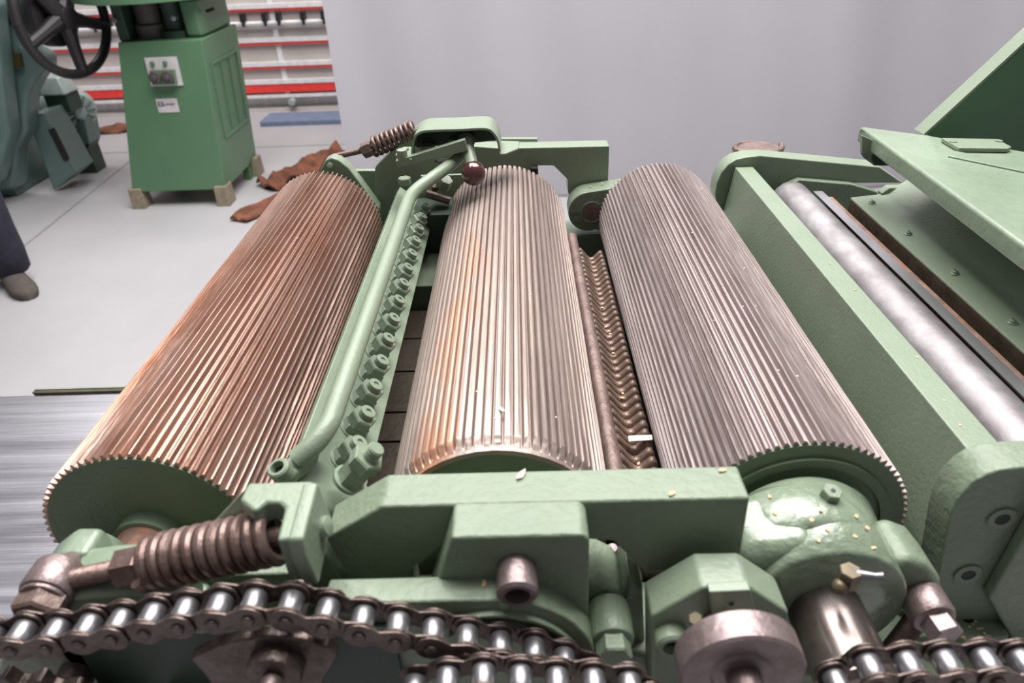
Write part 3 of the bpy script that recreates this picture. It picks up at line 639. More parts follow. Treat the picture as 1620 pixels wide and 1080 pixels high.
obj('lug_web', prism(B(), [(0.0868, 0.03), (0.0971, 0.0137), (0.1094, -0.1162), (0.0921, -0.1156), (0.0836, -0.009)], 'y', -0.490, -0.450), 'cast', ml, bevel=0.003)
dk = thing('twisted_link', 'twisted dark steel arm seen through the gap below the bridge plate', 'lever', (0.075, -0.45, 0.02))
obj('arm', tube(B(), [(0.0822, -0.445, 0.0045), (0.0847, -0.445, -0.0119), (0.0943, -0.445, -0.0334), (0.1001, -0.445, -0.052)], [0.004, 0.008, 0.007, 0.006], 12), 'bolt', dk)
obj('arm_link', tube(B(), [(0.0935, -0.44, -0.0057), (0.1018, -0.44, -0.0363)], [0.006, 0.006], 10), 'paint', dk)

# octagonal block and disc wheel
oc = thing('octagonal_block', 'light green faceted block with socket screw in front of the right bearing', 'bearing block', (0.14, -0.51, 0.0))
op = [(0.095, 0.0345), (0.1238, 0.0605), (0.1504, 0.0602), (0.1778, 0.036), (0.1952, -0.0524), (0.1017, -0.0567)]
obj('block_body', prism(B(), op, 'y', -0.525, -0.4985), 'paint', oc, bevel=0.0025, seg=3)
bo = obj('square_boss', prism(B(), [(0.1252, 0.064), (0.149, 0.0649), (0.159, 0.0303), (0.1328, 0.0281)], 'y', -0.531, -0.524), 'paint', oc, bevel=0.001)
obj('pin_hole', cyl(B(), (0.1396, -0.5305, 0.0528), (0.1392, -0.5315, 0.0542), 0.0016, 12), 'hole', bo)
sc = Vector((0.1079, -0.525, 0.0187))
socket_screw(oc, sc, sc + Vector((0, -0.011, 0)), 0.0105, 'paint')
sk = thing('sprocket_disc', 'grey steel disc with stubby centre hub in front of the octagonal block', 'wheel', (0.14, -0.56, 0.03))
dc = Vector((0.1345, -0.575, 0.0511))
obj('disc', lathe(B(), dc + Vector((0, 0.018, 0)), dc, [(0, .0318), (.0015, .0335), (.0165, .0335), (.018, .0320), (.018, .0250), (.0165, .0175), (.018, .0155)], 64), 'bolt', sk)
obj('hub', rcyl(B(), dc + Vector((0, 0.002, 0)), dc + Vector((0, -0.012, 0)), 0.0095, 0.0015), 'bolt', sk)
obj('axle', cyl(B(), dc + Vector((0, 0.017, -0.004)), Vector((dc.x, -0.5245, dc.z - 0.020)), 0.008), 'bolt', sk)
obj('nipple', hexh(B(), (0.1172, -0.545, 0.0527), (0.1129, -0.55, 0.0665), 0.004), 'brass', sk)

# ------------------------------------------------------------------ right bearing housing
bh = thing('bearing_housing', 'glossy light green cast bearing housing around the right roller shaft', 'bearing housing', (0.215, -0.47, 0.0))
HC = (0.2150, 0.006)
hp = B(); lathe(hp, (HC[0], -0.500, HC[1]), (HC[0], 0, HC[1]), [(0, .050), (.002, .0525), (.030, .0545), (.045, .0555), (.060, .057), (.064, .055)], 72)
obj('barrel', hp, 'wet', bh, smooth=50)
obj('left_arm', prism(B(), [(0.150, 0.010), (0.150, 0.044), (0.170, 0.054), (0.205, 0.0600), (0.225, 0.030), (0.20, 0.0)], 'y', -0.494, -0.440), 'wet', bh, bevel=0.013, seg=6)
obj('rear_barrel', lathe(B(), (0.2090, -0.484, 0.002), (0.2090, 0, 0.002), [(0, .040), (.001, .052), (.004, .0570), (.010, .0605), (.018, .0618), (.038, .0618), (.044, .058)], 72), 'wet', bh, smooth=60)
obj('right_lug', prism(B(), [(0.2531, 0.0362), (0.2635, 0.043), (0.2785, 0.0353), (0.2912, 0.0195), (0.2975, 0.0034), (0.2902, -0.0096), (0.279, -0.0159), (0.2643, -0.0087)], 'y', -0.493, -0.455), 'cast', bh, bevel=0.007, seg=4)
hn = Vector((0.2225, -0.4560, 0.0620))
nb = B(); hexh(nb, hn, hn + Vector((0.001, -0.001, 0.0065)), 0.0068, 0.2); nn = obj('hex_plug', nb, 'paint', bh)
obj('plug_hole', cyl(B(), hn + Vector((0.001, -0.001, 0.0062)), hn + Vector((0.001, -0.001, 0.0068)), 0.0017, 12), 'hole', nn)
rb = thing('eye_bolt', 'brown steel eye bolt with hex head below the right side of the bearing housing', 'bolt', (0.27, -0.5, 0.0))
E2 = Vector((0.2801, -0.503, 0.0068))
obj('eye', rcyl(B(), E2 + Vector((0, -0.010, 0)), E2 + Vector((0, 0.016, 0)), 0.0140, 0.004, 32), 'bolt', rb)
obj('hex_bolt_head', hexh(B(), E2 + Vector((0.001, -0.008, -0.001)), E2 + Vector((0.003, -0.020, -0.002)), 0.0108, 0.25), 'bolt', rb)
obj('threaded_rod', thread(B(), E2 + Vector((-0.004, 0, -0.010)), E2 + Vector((-0.022, 0, -0.09)), 0.0072, 0.0019), 'spring', rb)

# ------------------------------------------------------------------ right end bracket + beam
be = thing('box_beam', 'long green box beam running beside the right fluted roller', 'beam', (0.34, -0.12, -0.12))
obj('beam_body', prism(B(), [(0.3345, 0.065), (0.3600, 0.065), (0.3600, -0.13), (0.3100, -0.13)], 'y', -0.437, 0.197), 'paint', be, bevel=0.0012)
eb_ = thing('end_bracket', 'dark green rounded end plate with two countersunk screws and a foot, lower right', 'bracket', (0.35, -0.45, -0.12))
ep = [(0.3236, -0.0806), (0.3251, -0.0467), (0.3184, -0.0046), (0.3139, 0.0229), (0.3123, 0.0372), (0.3124, 0.048), (0.3145, 0.058), (0.3183, 0.0671), (0.3243, 0.0742), (0.3331, 0.0784), (0.3468, 0.0802), (0.3631, 0.0802), (0.4012, 0.0767), (0.5097, -0.1852), (0.3645, -0.1804)]
obj('end_plate', prism(B(), ep, 'y', -0.452, -0.425), 'cast', eb_, bevel=0.002, seg=3)
fo = [(0.3425, -0.4305), (0.3868, -0.4316), (0.384, -0.4656), (0.3793, -0.4671), (0.3155, -0.4657)]
obj('foot', prism(B(), fo, 'z', -0.090, -0.078), 'cast', eb_, bevel=0.0015)
for q in ((0.348, -0.4525, 0.0335), (0.3426, -0.4525, -0.0238)):
    q = Vector(q); s = obj('countersunk_screw', ring_hole(B(), q + Vector((0, 0.002, 0)), q + Vector((0, -0.001, 0)), 0.0098, 0.0052), 'cast', eb_)
    obj('hex_socket', lathe(B(), q + Vector((0, 0.001, 0)), q + Vector((0, -0.0006, 0)), [(0, .0054), (.0014, .0054)], 6), 'hole', s)
fh = Vector((0.3598, -0.4509, -0.0778))
obj('bolt_hole', cyl(B(), fh, fh + Vector((0, 0, 0.0006)), 0.0042, 20), 'hole', eb_)
sf = thing('side_housing', 'dark green slanted housing side at the lower right corner of the picture', 'housing', (0.45, -0.45, -0.2))
obj('housing_side', prism(B(), [(0.3619, 0.0507), (0.358, -0.04), (0.3951, -0.0941), (0.4351, -0.1726), (0.5805, -0.1774), (0.4445, 0.1031), (0.3654, 0.1057)], 'y', -0.462, -0.4525), 'cast', sf, bevel=0.002)

re = thing('rear_end_bracket', 'green rounded end bracket at the far end of the box beam', 'bracket', (0.42, 0.21, 0.0))
rpf = [(0.3336, -0.0201), (0.3161, 0.0057), (0.3112, 0.0227), (0.3119, 0.0402), (0.3163, 0.0563), (0.3248, 0.0682), (0.3357, 0.0753), (0.3507, 0.0785), (0.3704, 0.0797), (0.5454, 0.0572), (0.5868, 0.0311), (0.5051, 0.0338), (0.4295, 0.043), (0.4076, 0.0312), (0.4129, -0.033)]
obj('arm_plate', prism(B(), rpf, 'y', 0.200, 0.232), 'paint', re, bevel=0.002)
obj('cylinder_guard', prism(B(), [(0.405, 0.037), (0.4271, 0.0468), (0.505, 0.0375), (0.5438, 0.0247), (0.5549, 0.0097), (0.5749, -0.1), (0.4277, -0.0952)], 'y', 0.186, 0.199), 'cast', re, bevel=0.002)
rs_ = thing('coil_spring', 'grey brown coil spring standing behind the rear end bracket', 'spring', (0.38, 0.27, 0.05))
rc = Vector((0.3885, 0.27, 0.0727))
obj('coil', spring(B(), rc + Vector((0, 0, -0.075)), rc + Vector((0, 0, 0.0)), 0.034, 0.0046, 7.5, per=28), 'rustrod', rs_)
obj('core', cyl(B(), rc + Vector((0, 0, -0.08)), rc + Vector((0, 0, -0.004)), 0.030), 'rustrod', rs_)

# ------------------------------------------------------------------ polished cylinder, steel strips, guard, lid
cy_ = thing('steel_cylinder', 'bright ground steel cylinder right of the box beam', 'cylinder', (0.425, -0.12, -0.06))
obj('cylinder_body', lathe(B(), (0.4150, 0.183, 0.0170), (0.4150, -0.7, 0.0170), [(0, .012), (.0005, .026), (.002, .0290), (.604, .0290), (.606, .027), (.61, .012)], 96), 'steel', cy_)
st = thing('steel_strip', 'narrow bright steel strip lying along the polished cylinder', 'strip', (0.433, -0.12, 0.04))
obj('strip_body', prism(B(), [(0.4340, 0.0430), (0.4470, 0.0425), (0.4470, 0.0380), (0.4380, 0.0380)], 'y', -0.42, 0.150), 'strip', st)
ru = thing('rusty_strip', 'flaking orange rusty strip between steel strip and dark channel', 'strip', (0.45, -0.12, 0.04))
obj('strip_body', prism(B(), [(0.4473, 0.0415), (0.4550, 0.0405), (0.4550, 0.020), (0.4473, 0.020)], 'y', -0.42, 0.132), 'ruststrip', ru, bevel=0.0008)
gd = thing('sheet_guard', 'green folded sheet guard with slotted screws under the lid edge', 'guard', (0.50, -0.12, 0.0))
obj('folded_sheet', prism(B(), [(0.4660, 0.0500), (0.5000, 0.0530), (0.5110, 0.0560), (0.60, 0.115), (0.60, 0.111), (0.512, 0.0525), (0.5005, 0.0495), (0.4690, 0.0470), (0.4660, 0.0470)], 'y', -0.50, 0.104), 'paint', gd, bevel=0.0006)
obj('shaded_gap_web', prism(B(), [(0.4665, 0.0475), (0.4695, 0.0475), (0.4695, 0.0), (0.4560, 0.0), (0.4560, 0.018), (0.4665, 0.018)], 'y', -0.45, 0.104), 'brown', gd)  # green guard's shadowed edge face, its shade put into the brown
for y in (0.0774, -0.0221, -0.1260, -0.2280, -0.33):
    z = 0.0513; x = 0.4825
    s = obj('slotted_screw', lathe(B(), (x, y, z), (x, y, 1), [(0, .0045), (.0008, .0046), (.0018, .0036), (.0034, .0034), (.0040, .0024)], 20), 'paint', gd)
    obj('slot', box(B(), x - 0.0005, x + 0.0005, y - 0.0030, y + 0.0030, z + 0.0036, z + 0.0042), 'hole', s)
obj('end_hump', prism(B(), [(0.5029, 0.0555), (0.5126, 0.064), (0.532, 0.0634), (0.5551, 0.0555), (0.5798, 0.0278), (0.5195, 0.0298)], 'y', 0.098, 0.112), 'paint', gd, bevel=0.002)
ld = thing('hinged_cover', 'thick light green machine lid with worn rounded edge at the right', 'lid', (0.6, -0.05, 0.12))
lp = [(0.4653, 0.1231), (0.5272, 0.0759), (0.6609, -0.056), (0.4539, -0.3466), (0.4525, -0.2438)]
lidp = obj('lid_plate', prism(B(), lp, 'z', 0.119, 0.140), 'worn', ld, bevel=0.004, seg=4)
obj('latch_box', prism(B(), [(0.4644, 0.1382), (0.4719, 0.1057), (0.4776, 0.0987), (0.5044, 0.0978), (0.4989, 0.1198)], 'y', 0.085, 0.119), 'cabdark', ld, bevel=0.002)
obj('latch_block', prism(B(), [(0.4506, 0.14), (0.4655, 0.1332), (0.4698, 0.1154), (0.4558, 0.1175)], 'y', 0.080, 0.086), 'paint', ld)
obj('lid_rib', prism(B(), [(0.5245, 0.0056), (0.5808, -0.054), (0.5652, -0.0791), (0.5084, -0.0114)], 'z', 0.139, 0.142), 'worn', ld, bevel=0.001)
spt = obj('strap', prism(B(), [(0.5286, 0.0442), (0.5875, 0.0323), (0.5868, 0.0026), (0.5788, -0.0037), (0.5282, 0.0042)], 'z', 0.1405, 0.1455), 'paint', ld, bevel=0.001)
for q in ((1508, 224), (1578, 223)): pass
for q in ((0.5332, 0.0271, 0.1456), (0.5842, 0.0239, 0.1456)): obj('strap_screw', lathe(B(), q, (q[0], q[1], 1), [(0, .0042), (.0008, .0042), (.0012, .0025)], 16), 'cast', spt)
sh_ = thing('slanted_hood', 'dark green upright side plate of the hood rising at the right edge', 'hood', (0.75, 0.1, 0.14))
tp = [(0.5317, 0.1372), (0.6183, 0.2373), (0.7171, 0.3577), (0.8661, 0.0282), (0.6855, 0.0925)]
obj('side_plate', prism(B(), tp, 'y', 0.085, 0.093), 'cab', sh_, bevel=0.0008)
a_, b2_ = tp[0], tp[2]
obj('top_flange', prism(B(), [a_, b2_, (b2_[0] - 0.003, b2_[1] + 0.003), (a_[0] - 0.003, a_[1] + 0.001)], 'y', 0.0835, 0.108), 'paint', sh_)

# ------------------------------------------------------------------ bolt bar between left and middle rollers
bb = thing('pressure_bar', 'long light green bar carrying a row of studs and hex nuts', 'bar', (-0.12, -0.12, 0.0))
NX, NZ = 0.643, 0.766; DX, DZ = 0.766, -0.643
def bar_pt(s, h): return (-0.1200 + DX * s + NX * h, 0.040 + DZ * s + NZ * h)
bar = prism(B(), [bar_pt(-0.036, 0), bar_pt(0.0235, 0), bar_pt(0.0235, -0.009), bar_pt(-0.036, -0.009)], 'y', -0.418, 0.165)
obj('bar_plate', bar, 'worn', bb, bevel=0.001)
obj('web', prism(B(), [bar_pt(-0.012, -0.008), bar_pt(0.004, -0.008), (-0.128, -0.06), (-0.140, -0.06)], 'y', -0.40, 0.16), 'cast', bb)
def nut_unit(y, first=None, big=1.0):
    def Pn(h, s=0.0): x, z = bar_pt(s, h); return Vector((x, y, z))
    w = obj('washer', lathe(B(), Pn(0), Pn(1), [(0, .0124 * big), (.0014, .0124 * big), (.0016, .0118 * big)], 28), 'worn', bb)
    n1 = obj('hex_nut', hexh(B(), Pn(0.0016), Pn(0.0088 * big), 0.0113 * big, 0.35), 'paint', bb)
    n2 = obj('lock_nut', hexh(B(), Pn(0.0088 * big), Pn(0.0185 * big), 0.0113 * big, 0.75), 'paint', bb)
    s = B(); L = 0.0075
    lathe(s, Pn(0.0183 * big), Pn(1), [(0, .0060), (.0008, .0066), (.0018, .0060), (.0028, .0066), (.0038, .0060), (.0048, .0066), (.0056, .0062), (.0058, .0056), (.0058, .0026), (.0044, .0022)], 24)
    s2 = obj('stud', s, 'paint', n2)
    return [w, n1, n2]
first = nut_unit(-0.3833)
for k in range(1, 14):
    dy = (0.1056 + 0.3833) / 13 * k
    for part in first:
        c = part.copy(); scene.collection.objects.link(c); c.location = (0, dy, 0)
        for ch in list(part.children):
            g = ch.copy(); scene.collection.objects.link(g); g.parent = c
# front casting pad with the big bolt
pad = [(-0.142, -0.361), (-0.0938, -0.3606), (-0.0891, -0.3744), (-0.0889, -0.4096), (-0.1066, -0.4169), (-0.1191, -0.4018), (-0.1237, -0.4203), (-0.1317, -0.4161), (-0.1384, -0.3957)]
obj('front_pad', prism(B(), [bar_pt(-0.030, 0.001), bar_pt(0.026, 0.001), bar_pt(0.026, -0.014), bar_pt(-0.030, -0.014)], 'y', -0.436, -0.395), 'worn', bb, bevel=0.004, seg=3)
dn = Vector((NX, 0, NZ)).normalized()
q0 = Vector((-0.0816, -0.422, 0.085)) - dn * 0.040
wn_ = obj('washer', lathe(B(), q0, q0 + dn, [(0, .0125), (.003, .0125)], 24), 'worn', bb)
bn = obj('hex_nut', hexh(B(), q0 + dn * 0.003, q0 + dn * 0.020, 0.0105, 0.5), 'paint', bb)
obj('lock_nut', hexh(B(), q0 + dn * 0.020, q0 + dn * 0.030, 0.0122, 0.1), 'paint', bb)
obj('stud', thread(B(), q0 + dn * 0.029, q0 + dn * 0.040, 0.0062, 0.0022), 'paint', bn)

# lift tube
lt = thing('lift_rod', 'bent light green round rod running along the left of the bolt row', 'rod', (-0.12, -0.2, 0.08))
tpth = [(-0.1424, -0.4183, 0.072), (-0.1224, -0.4058, 0.083), (-0.1105, 0.0225, 0.105), (-0.0594, 0.103, 0.118), (-0.0502, 0.1332, 0.12)]
obj('rod_body', tube(B(), bend_path(tpth, 0.022, 8), 0.0079, 20), 'paint', lt, smooth=70)
ft = [(-0.1563, -0.4265), (-0.1528, -0.4181), (-0.1483, -0.4096), (-0.14, -0.3945), (-0.1314, -0.3949), (-0.1306, -0.4102), (-0.1374, -0.4233), (-0.1422, -0.4321), (-0.1491, -0.4331)]
obj('flattened_foot', prism(B(), ft, 'z', 0.060, 0.071), 'paint', lt, bevel=0.003, seg=3)
fs = Vector((-0.1468, -0.4326, 0.071))
socket_screw(lt, fs, fs + Vector((-0.002, -0.003, 0.011)), 0.0078, 'paint')

# lever with ball knob
lv = thing('lever', 'short light green lever with dark maroon ball knob at the top of the middle roller', 'lever', (-0.04, 0.09, 0.11))
kc = Vector((-0.0363, 0.075, 0.1099))
pv = Vector((-0.0453, 0.115, 0.1404))
obj('lever_rod', tube(B(), [pv, pv.lerp(kc, 0.5), kc], [0.0085, 0.0082, 0.0085], 18), 'paint', lv)
obj('ball_knob', ball(B(), kc, 0.0155, 32), 'ball', lv, label='glossy dark maroon ball knob', smooth=80)
obj('pivot_boss', rcyl(B(), pv + Vector((-0.003, 0.03, 0)), pv + Vector((0, -0.004, 0)), 0.0115, 0.002), 'cabdark', lv)
lk = thing('link_bar', 'flat green link bar under the arched rear cover', 'bar', (-0.08, 0.12, 0.11))
la, lb_ = Vector((-0.13, 0.09, 0.1212)), Vector((-0.0479, 0.09, 0.1406))
bm = B(); dd_ = (lb_ - la).normalized(); nn_ = Vector((0, 1, 0))
up_ = Vector((-dd_.z, 0, dd_.x))
q = [la - dd_ * 0.006 + up_ * s for s in (-0.0045, 0.0045)]; r_ = [lb_ + dd_ * 0.004 + up_ * s for s in (0.0075, -0.0075)]
A = [bm.verts.new(p) for p in q + r_]; C = [bm.verts.new(p + Vector((0, 0.010, 0))) for p in q + r_]
bm.faces.new(A); bm.faces.new(C[::-1])
for i in range(4): bm.faces.new((A[i], C[i], C[(i + 1) % 4], A[(i + 1) % 4]))
obj('flat_bar', bm, 'paint', lk, bevel=0.001)
obj('pivot_pin', rcyl(B(), la + Vector((0.002, 0.006, 0.004)), la + Vector((0.002, 0.006, 0.016)), 0.0068, 0.0012), 'paint', lk)

# ------------------------------------------------------------------ rear bridge with arched cover
rg = thing('rear_bridge_plate', 'green rear bridge plate spanning behind the left and middle rollers', 'bracket', (-0.02, 0.23, 0.0))
def XZr(): return [(-0.1918, 0.0731), (-0.1209, 0.1312), (-0.112, 0.1291), (-0.1061, 0.0949), (-0.0793, 0.094), (-0.0739, 0.104), (-0.0097, 0.0973), (0.0216, 0.0962), (0.1543, 0.0946), (0.1548, 0.0363), (0.1246, 0.0294), (0.1013, -0.0052), (0.0941, 0.0304), (0.0949, 0.0451), (0.0732, 0.0681), (0.0499, 0.0689), (0.0446, 0.032), (0.0426, -0.0947), (-0.2108, -0.0863)]
rpts = XZr()
obj('bridge_beam', prism(B(), rpts, 'y', 0.220, 0.250), 'paint', rg, bevel=0.0012)
obj('filler_plate', prism(B(), [(-0.2313, 0.0594), (-0.1926, 0.0581), (-0.2143, -0.1024), (-0.2771, -0.1004), (-0.2753, 0.0305)], 'y', 0.252, 0.262), 'cast', rg)
obj('top_strip', prism(B(), [(-0.0073, 0.1008), (0.0503, 0.0988), (0.0503, 0.0951), (-0.0075, 0.097)], 'y', 0.252, 0.262), 'paint', rg)
obj('cast_letter_boss', prism(B(), [(0.0105, 0.233), (0.0142, 0.2515), (0.0189, 0.2321)], 'z', 0.0935, 0.0965), 'paint', rg)
obj('dark_gusset', prism(B(), [(0.0396, 0.0699), (0.0498, 0.0696), (0.0496, 0.0522), (0.0447, 0.0426), (0.039, 0.0428)], 'y', 0.205, 0.2195), 'dark', rg)
for q in ((-0.1432, 0.18, 0.0662),):
    q = Vector(q); obj('hex_bolt_head', hexh(B(), q + Vector((0, 0, -0.005)), q + Vector((0, 0, 0.005)), 0.0095, 0.3), 'paint', rg)
obj('bolt_boss', rcyl(B(), (-0.1758, 0.218, 0.0038), (-0.175, 0.214, 0.0053), 0.004, 0.001), 'cast', rg)
cv = thing('arched_cover', 'light green arched sheet cover over the lever pivot', 'cover', (-0.06, 0.13, 0.12))
inner = [(-0.1156, 0.1225), (-0.1104, 0.147), (-0.1023, 0.1548), (-0.09, 0.1568), (-0.0522, 0.1568), (-0.02, 0.1569), (-0.0107, 0.1518), (-0.0055, 0.1419), (-0.0036, 0.1288)]
def offset(pts, d):
    cx = sum(p[0] for p in pts) / len(pts); out = []
    n = len(pts)
    for i, p in enumerate(pts):
        a = Vector((*pts[max(i - 1, 0)], 0)); c = Vector((*pts[min(i + 1, n - 1)], 0)); t = (c - a).normalized(); nm = Vector((-t.y, t.x, 0))
        out.append((p[0] + nm.x * d, p[1] + nm.y * d))
    return out
def densify(pts): return [tuple(v[:2]) for v in smooth_path([(*p, 0) for p in pts], 4)]
inn = densify(inner); outp = offset(inn, 0.0028)
obj('arch', prism(B(), inn + outp[::-1], 'y', 0.1, 0.156), 'paint', cv, smooth=50)
obj('left_tab', prism(B(), [(-0.1392, 0.1089), (-0.1388, 0.1362), (-0.1218, 0.1427), (-0.1143, 0.0879), (-0.1176, 0.0883)], 'z', 0.124, 0.127), 'paint', cv, bevel=0.001)
tsw = Vector((-0.1284, 0.1272, 0.127)); obj('tab_screw', rcyl(B(), tsw, tsw + Vector((0, 0, 0.003)), 0.005, 0.001, 20), 'paint', cv)
obj('tab_spacer', cyl(B(), (-0.1363, 0.1348, 0.112), (-0.1316, 0.1101, 0.124), 0.0055), 'paint', cv)
obj('right_tab', prism(B(), [(-0.003, 0.1067), (0.0052, 0.1085), (0.0218, 0.1285), (0.0238, 0.1597), (-0.0048, 0.1659)], 'z', 0.121, 0.124), 'paint', cv, bevel=0.001)
obj('cover_back', prism(B(), [p for p in inn], 'y', 0.150, 0.156), 'cabdark', cv)
for q in ((-0.1, 0.14, 0.1212), (-0.0615, 0.145, 0.127), (-0.0811, 0.13, 0.103)):
    q = Vector(q); obj('cover_bolt', hexh(B(), q + Vector((0, 0, -0.008)), q + Vector((0, 0, 0.008)), 0.0105, 0.2), 'cast', cv)
rbk = thing('stud_bracket', 'small green bracket with nuts at the far end of the bolt row', 'bracket', (-0.08, 0.16, 0.08))
q = Vector((-0.0893, 0.13, 0.0587))
obj('bracket_arm', tube(B(), [q + Vector((-0.018, 0.0, 0.006)), q + Vector((0.014, 0.0, -0.006))], 0.006, 8), 'rustrod', rbk)
obj('hex_nut', hexh(B(), (-0.086, 0.15, 0.0658), (-0.0792, 0.145, 0.0792), 0.0105, 0.2), 'paint', rbk)
obj('hex_nut', hexh(B(), (-0.1004, 0.15, 0.0644), (-0.0955, 0.145, 0.0734), 0.009, 0.6), 'brass', rbk)
obj('bracket_plate', box(B(), -0.118, -0.052, 0.172, 0.178, 0.0, 0.075), 'cast', rbk)

# rear spring and ear
er = thing('bearing_ear', 'light green rounded ear casting behind the far end of the left roller', 'bracket', (-0.24, 0.2, 0.0))
earp = [(-0.2731, 0.0536), (-0.2652, 0.0818), (-0.2553, 0.0964), (-0.2455, 0.1006), (-0.2353, 0.0966), (-0.2227, 0.0842), (-0.2082, 0.0591), (-0.1874, 0.0214), (-0.2, -0.0719), (-0.2954, -0.0687)]
eo2 = obj('ear_plate', prism(B(), earp, 'y', 0.190, 0.212), 'paint', er, bevel=0.0025, seg=3)
obj('ear_pin', rcyl(B(), (-0.2493, 0.19, 0.0888), (-0.2482, 0.186, 0.09), 0.0045, 0.001), 'cast', eo2)
rp_ = thing('tension_spring', 'rusty coil spring on a threaded rod at the far left corner', 'spring', (-0.17, 0.235, 0.1))
R0, R1_ = Vector((-0.253, 0.232, 0.0884)), Vector((-0.2007, 0.232, 0.0981)); R2_ = Vector((-0.1343, 0.232, 0.1219)); rd_ = (R1_ - R0).normalized(); 
obj('threaded_rod', thread(B(), R0, R1_, 0.0048, 0.0018), 'rustrod', rp_)
d2 = (R2_ - R1_).normalized()
obj('hex_nut', hexh(B(), R1_ - d2 * 0.008, R1_ + d2 * 0.008, 0.0115, 0.2), 'rustrod', rp_)
obj('coil', spring(B(), R1_ + d2 * 0.008, R2_ + d2 * 0.01, 0.0128, 0.0030, 9.5), 'spring', rp_)
obj('guide_rod', cyl(B(), R1_, R2_, 0.005), 'rustrod', rp_)

# bearing lobe at far end between middle and right rollers
bl = thing('bearing_lobe', 'green rounded bearing lobe at the far end between middle and right rollers', 'bearing housing', (0.13, 0.2, 0.0))
def lobe(cx, cz, R, a0, a1, n=16): return [(cx + R * math.cos(math.radians(a0 + (a1 - a0) * k / n)), cz + R * math.sin(math.radians(a0 + (a1 - a0) * k / n))) for k in range(n + 1)]
lc = (0.1231, 0.01)
obj('lobe_body', prism(B(), [(lc[0] + 0.07, lc[1] + 0.040)] + lobe(lc[0], lc[1], 0.0305, 100, 290) + [(lc[0] + 0.07, lc[1] - 0.04)], 'y', 0.180, 0.216), 'cast', bl, bevel=0.0018, seg=3)
obj('bore', ring_hole(B(), (lc[0] + 0.004, 0.1795, lc[1]), (lc[0] + 0.004, 0.1775, lc[1]), 0.0165, 0.0145), 'cast', bl)
obj('shaft_end', cyl(B(), (lc[0] + 0.004, 0.181, lc[1]), (lc[0] + 0.004, 0.1785, lc[1]), 0.0145), 'bolt', bl)

# ------------------------------------------------------------------ brown rod and sectional fingers
br = thing('brown_rod', 'long brown oxidised round rod between the middle roller and the wavy fingers', 'rod', (0.094, -0.15, 0.0))
obj('rod_body', tube(B(), [(0.0945, -0.43, 0.001), (0.0940, -0.15, 0.0), (0.0925, 0.112, 0.0)], 0.0078, 20), 'rustrod', br)
fgp = [(0.098, -0.05), (0.098, -0.002), (0.1034, -0.0015), (0.1075, -0.0065), (0.1120, -0.0125), (0.1165, -0.0165), (0.1205, -0.0160), (0.1250, -0.0110), (0.1290, -0.0065), (0.1325, -0.0068), (0.1350, -0.0115), (0.1362, -0.0200), (0.1362, -0.05)]
sfg = thing('sectional_pressure_bar', 'row of wavy brown iron fingers between brown rod and right roller', 'pressure bar', (0.117, -0.15, -0.05))
def finger(y):
    bm = B(); n = len(fgp); rings = []
    for t, s in ((0, -0.0030), (0.0022, -0.0006), (0.0050, 0.0), (0.0078, -0.0006), (0.0100, -0.0030)):
        rings.append([bm.verts.new((p[0], y + t - 0.10 * (p[0] - 0.117) * 0, p[1] + (s if 0 < i < n - 1 else 0))) for i, p in enumerate(fgp)])
    for A, C in zip(rings, rings[1:]):
        for k in range(n): bm.faces.new((A[k], A[(k + 1) % n], C[(k + 1) % n], C[k]))
    bm.faces.new(rings[0][::-1]); bm.faces.new(rings[-1]); return bm
f0 = obj('finger', finger(-0.432), 'finger', sfg, smooth=60)
for k in range(1, 41):
    c = f0.copy(); scene.collection.objects.link(c); c.location = (random.uniform(-0.0004, 0.0004), 0.0127 * k, random.uniform(-0.0006, 0.0006))
obj('carrier', box(B(), 0.10, 0.136, -0.432, 0.09, -0.10, -0.0485), 'dark', sfg)  # black colour carries the shade of the gap below the fingers

# brown table segments between bolt bar and middle roller
ts = thing('bed_segments', 'dark oily brown bed blocks between the bolt row and middle roller', 'bed', (-0.09, -0.2, -0.06))
ys = [-0.44, -0.375, -0.33, -0.262, -0.215, -0.14, -0.07, 0.0]
for a, b3 in zip(ys, ys[1:]): obj('segment', box(B(), -0.126, -0.05, a + 0.0012, b3 - 0.0012, -0.09, -0.045), 'brown', ts, bevel=0.0015)
rbx = thing('rear_guide_block', 'dark green block with a light flange behind the brown bed blocks', 'block', (-0.09, 0.05, -0.05))
obj('block_body', box(B(), -0.126, -0.06, 0.004, 0.168, -0.09, -0.012), 'cast', rbx, bevel=0.002)
obj('flange', prism(B(), [(-0.1133, 0.1023), (-0.0967, 0.1053), (-0.0978, 0.1181), (-0.1042, 0.1185), (-0.1086, 0.1362), (-0.1137, 0.141)], 'z', -0.0125, -0.0075), 'paint', rbx)
obj('back_plate', box(B(), -0.126, -0.06, 0.10, 0.168, -0.012, 0.045), 'cabdark', rbx, bevel=0.002)

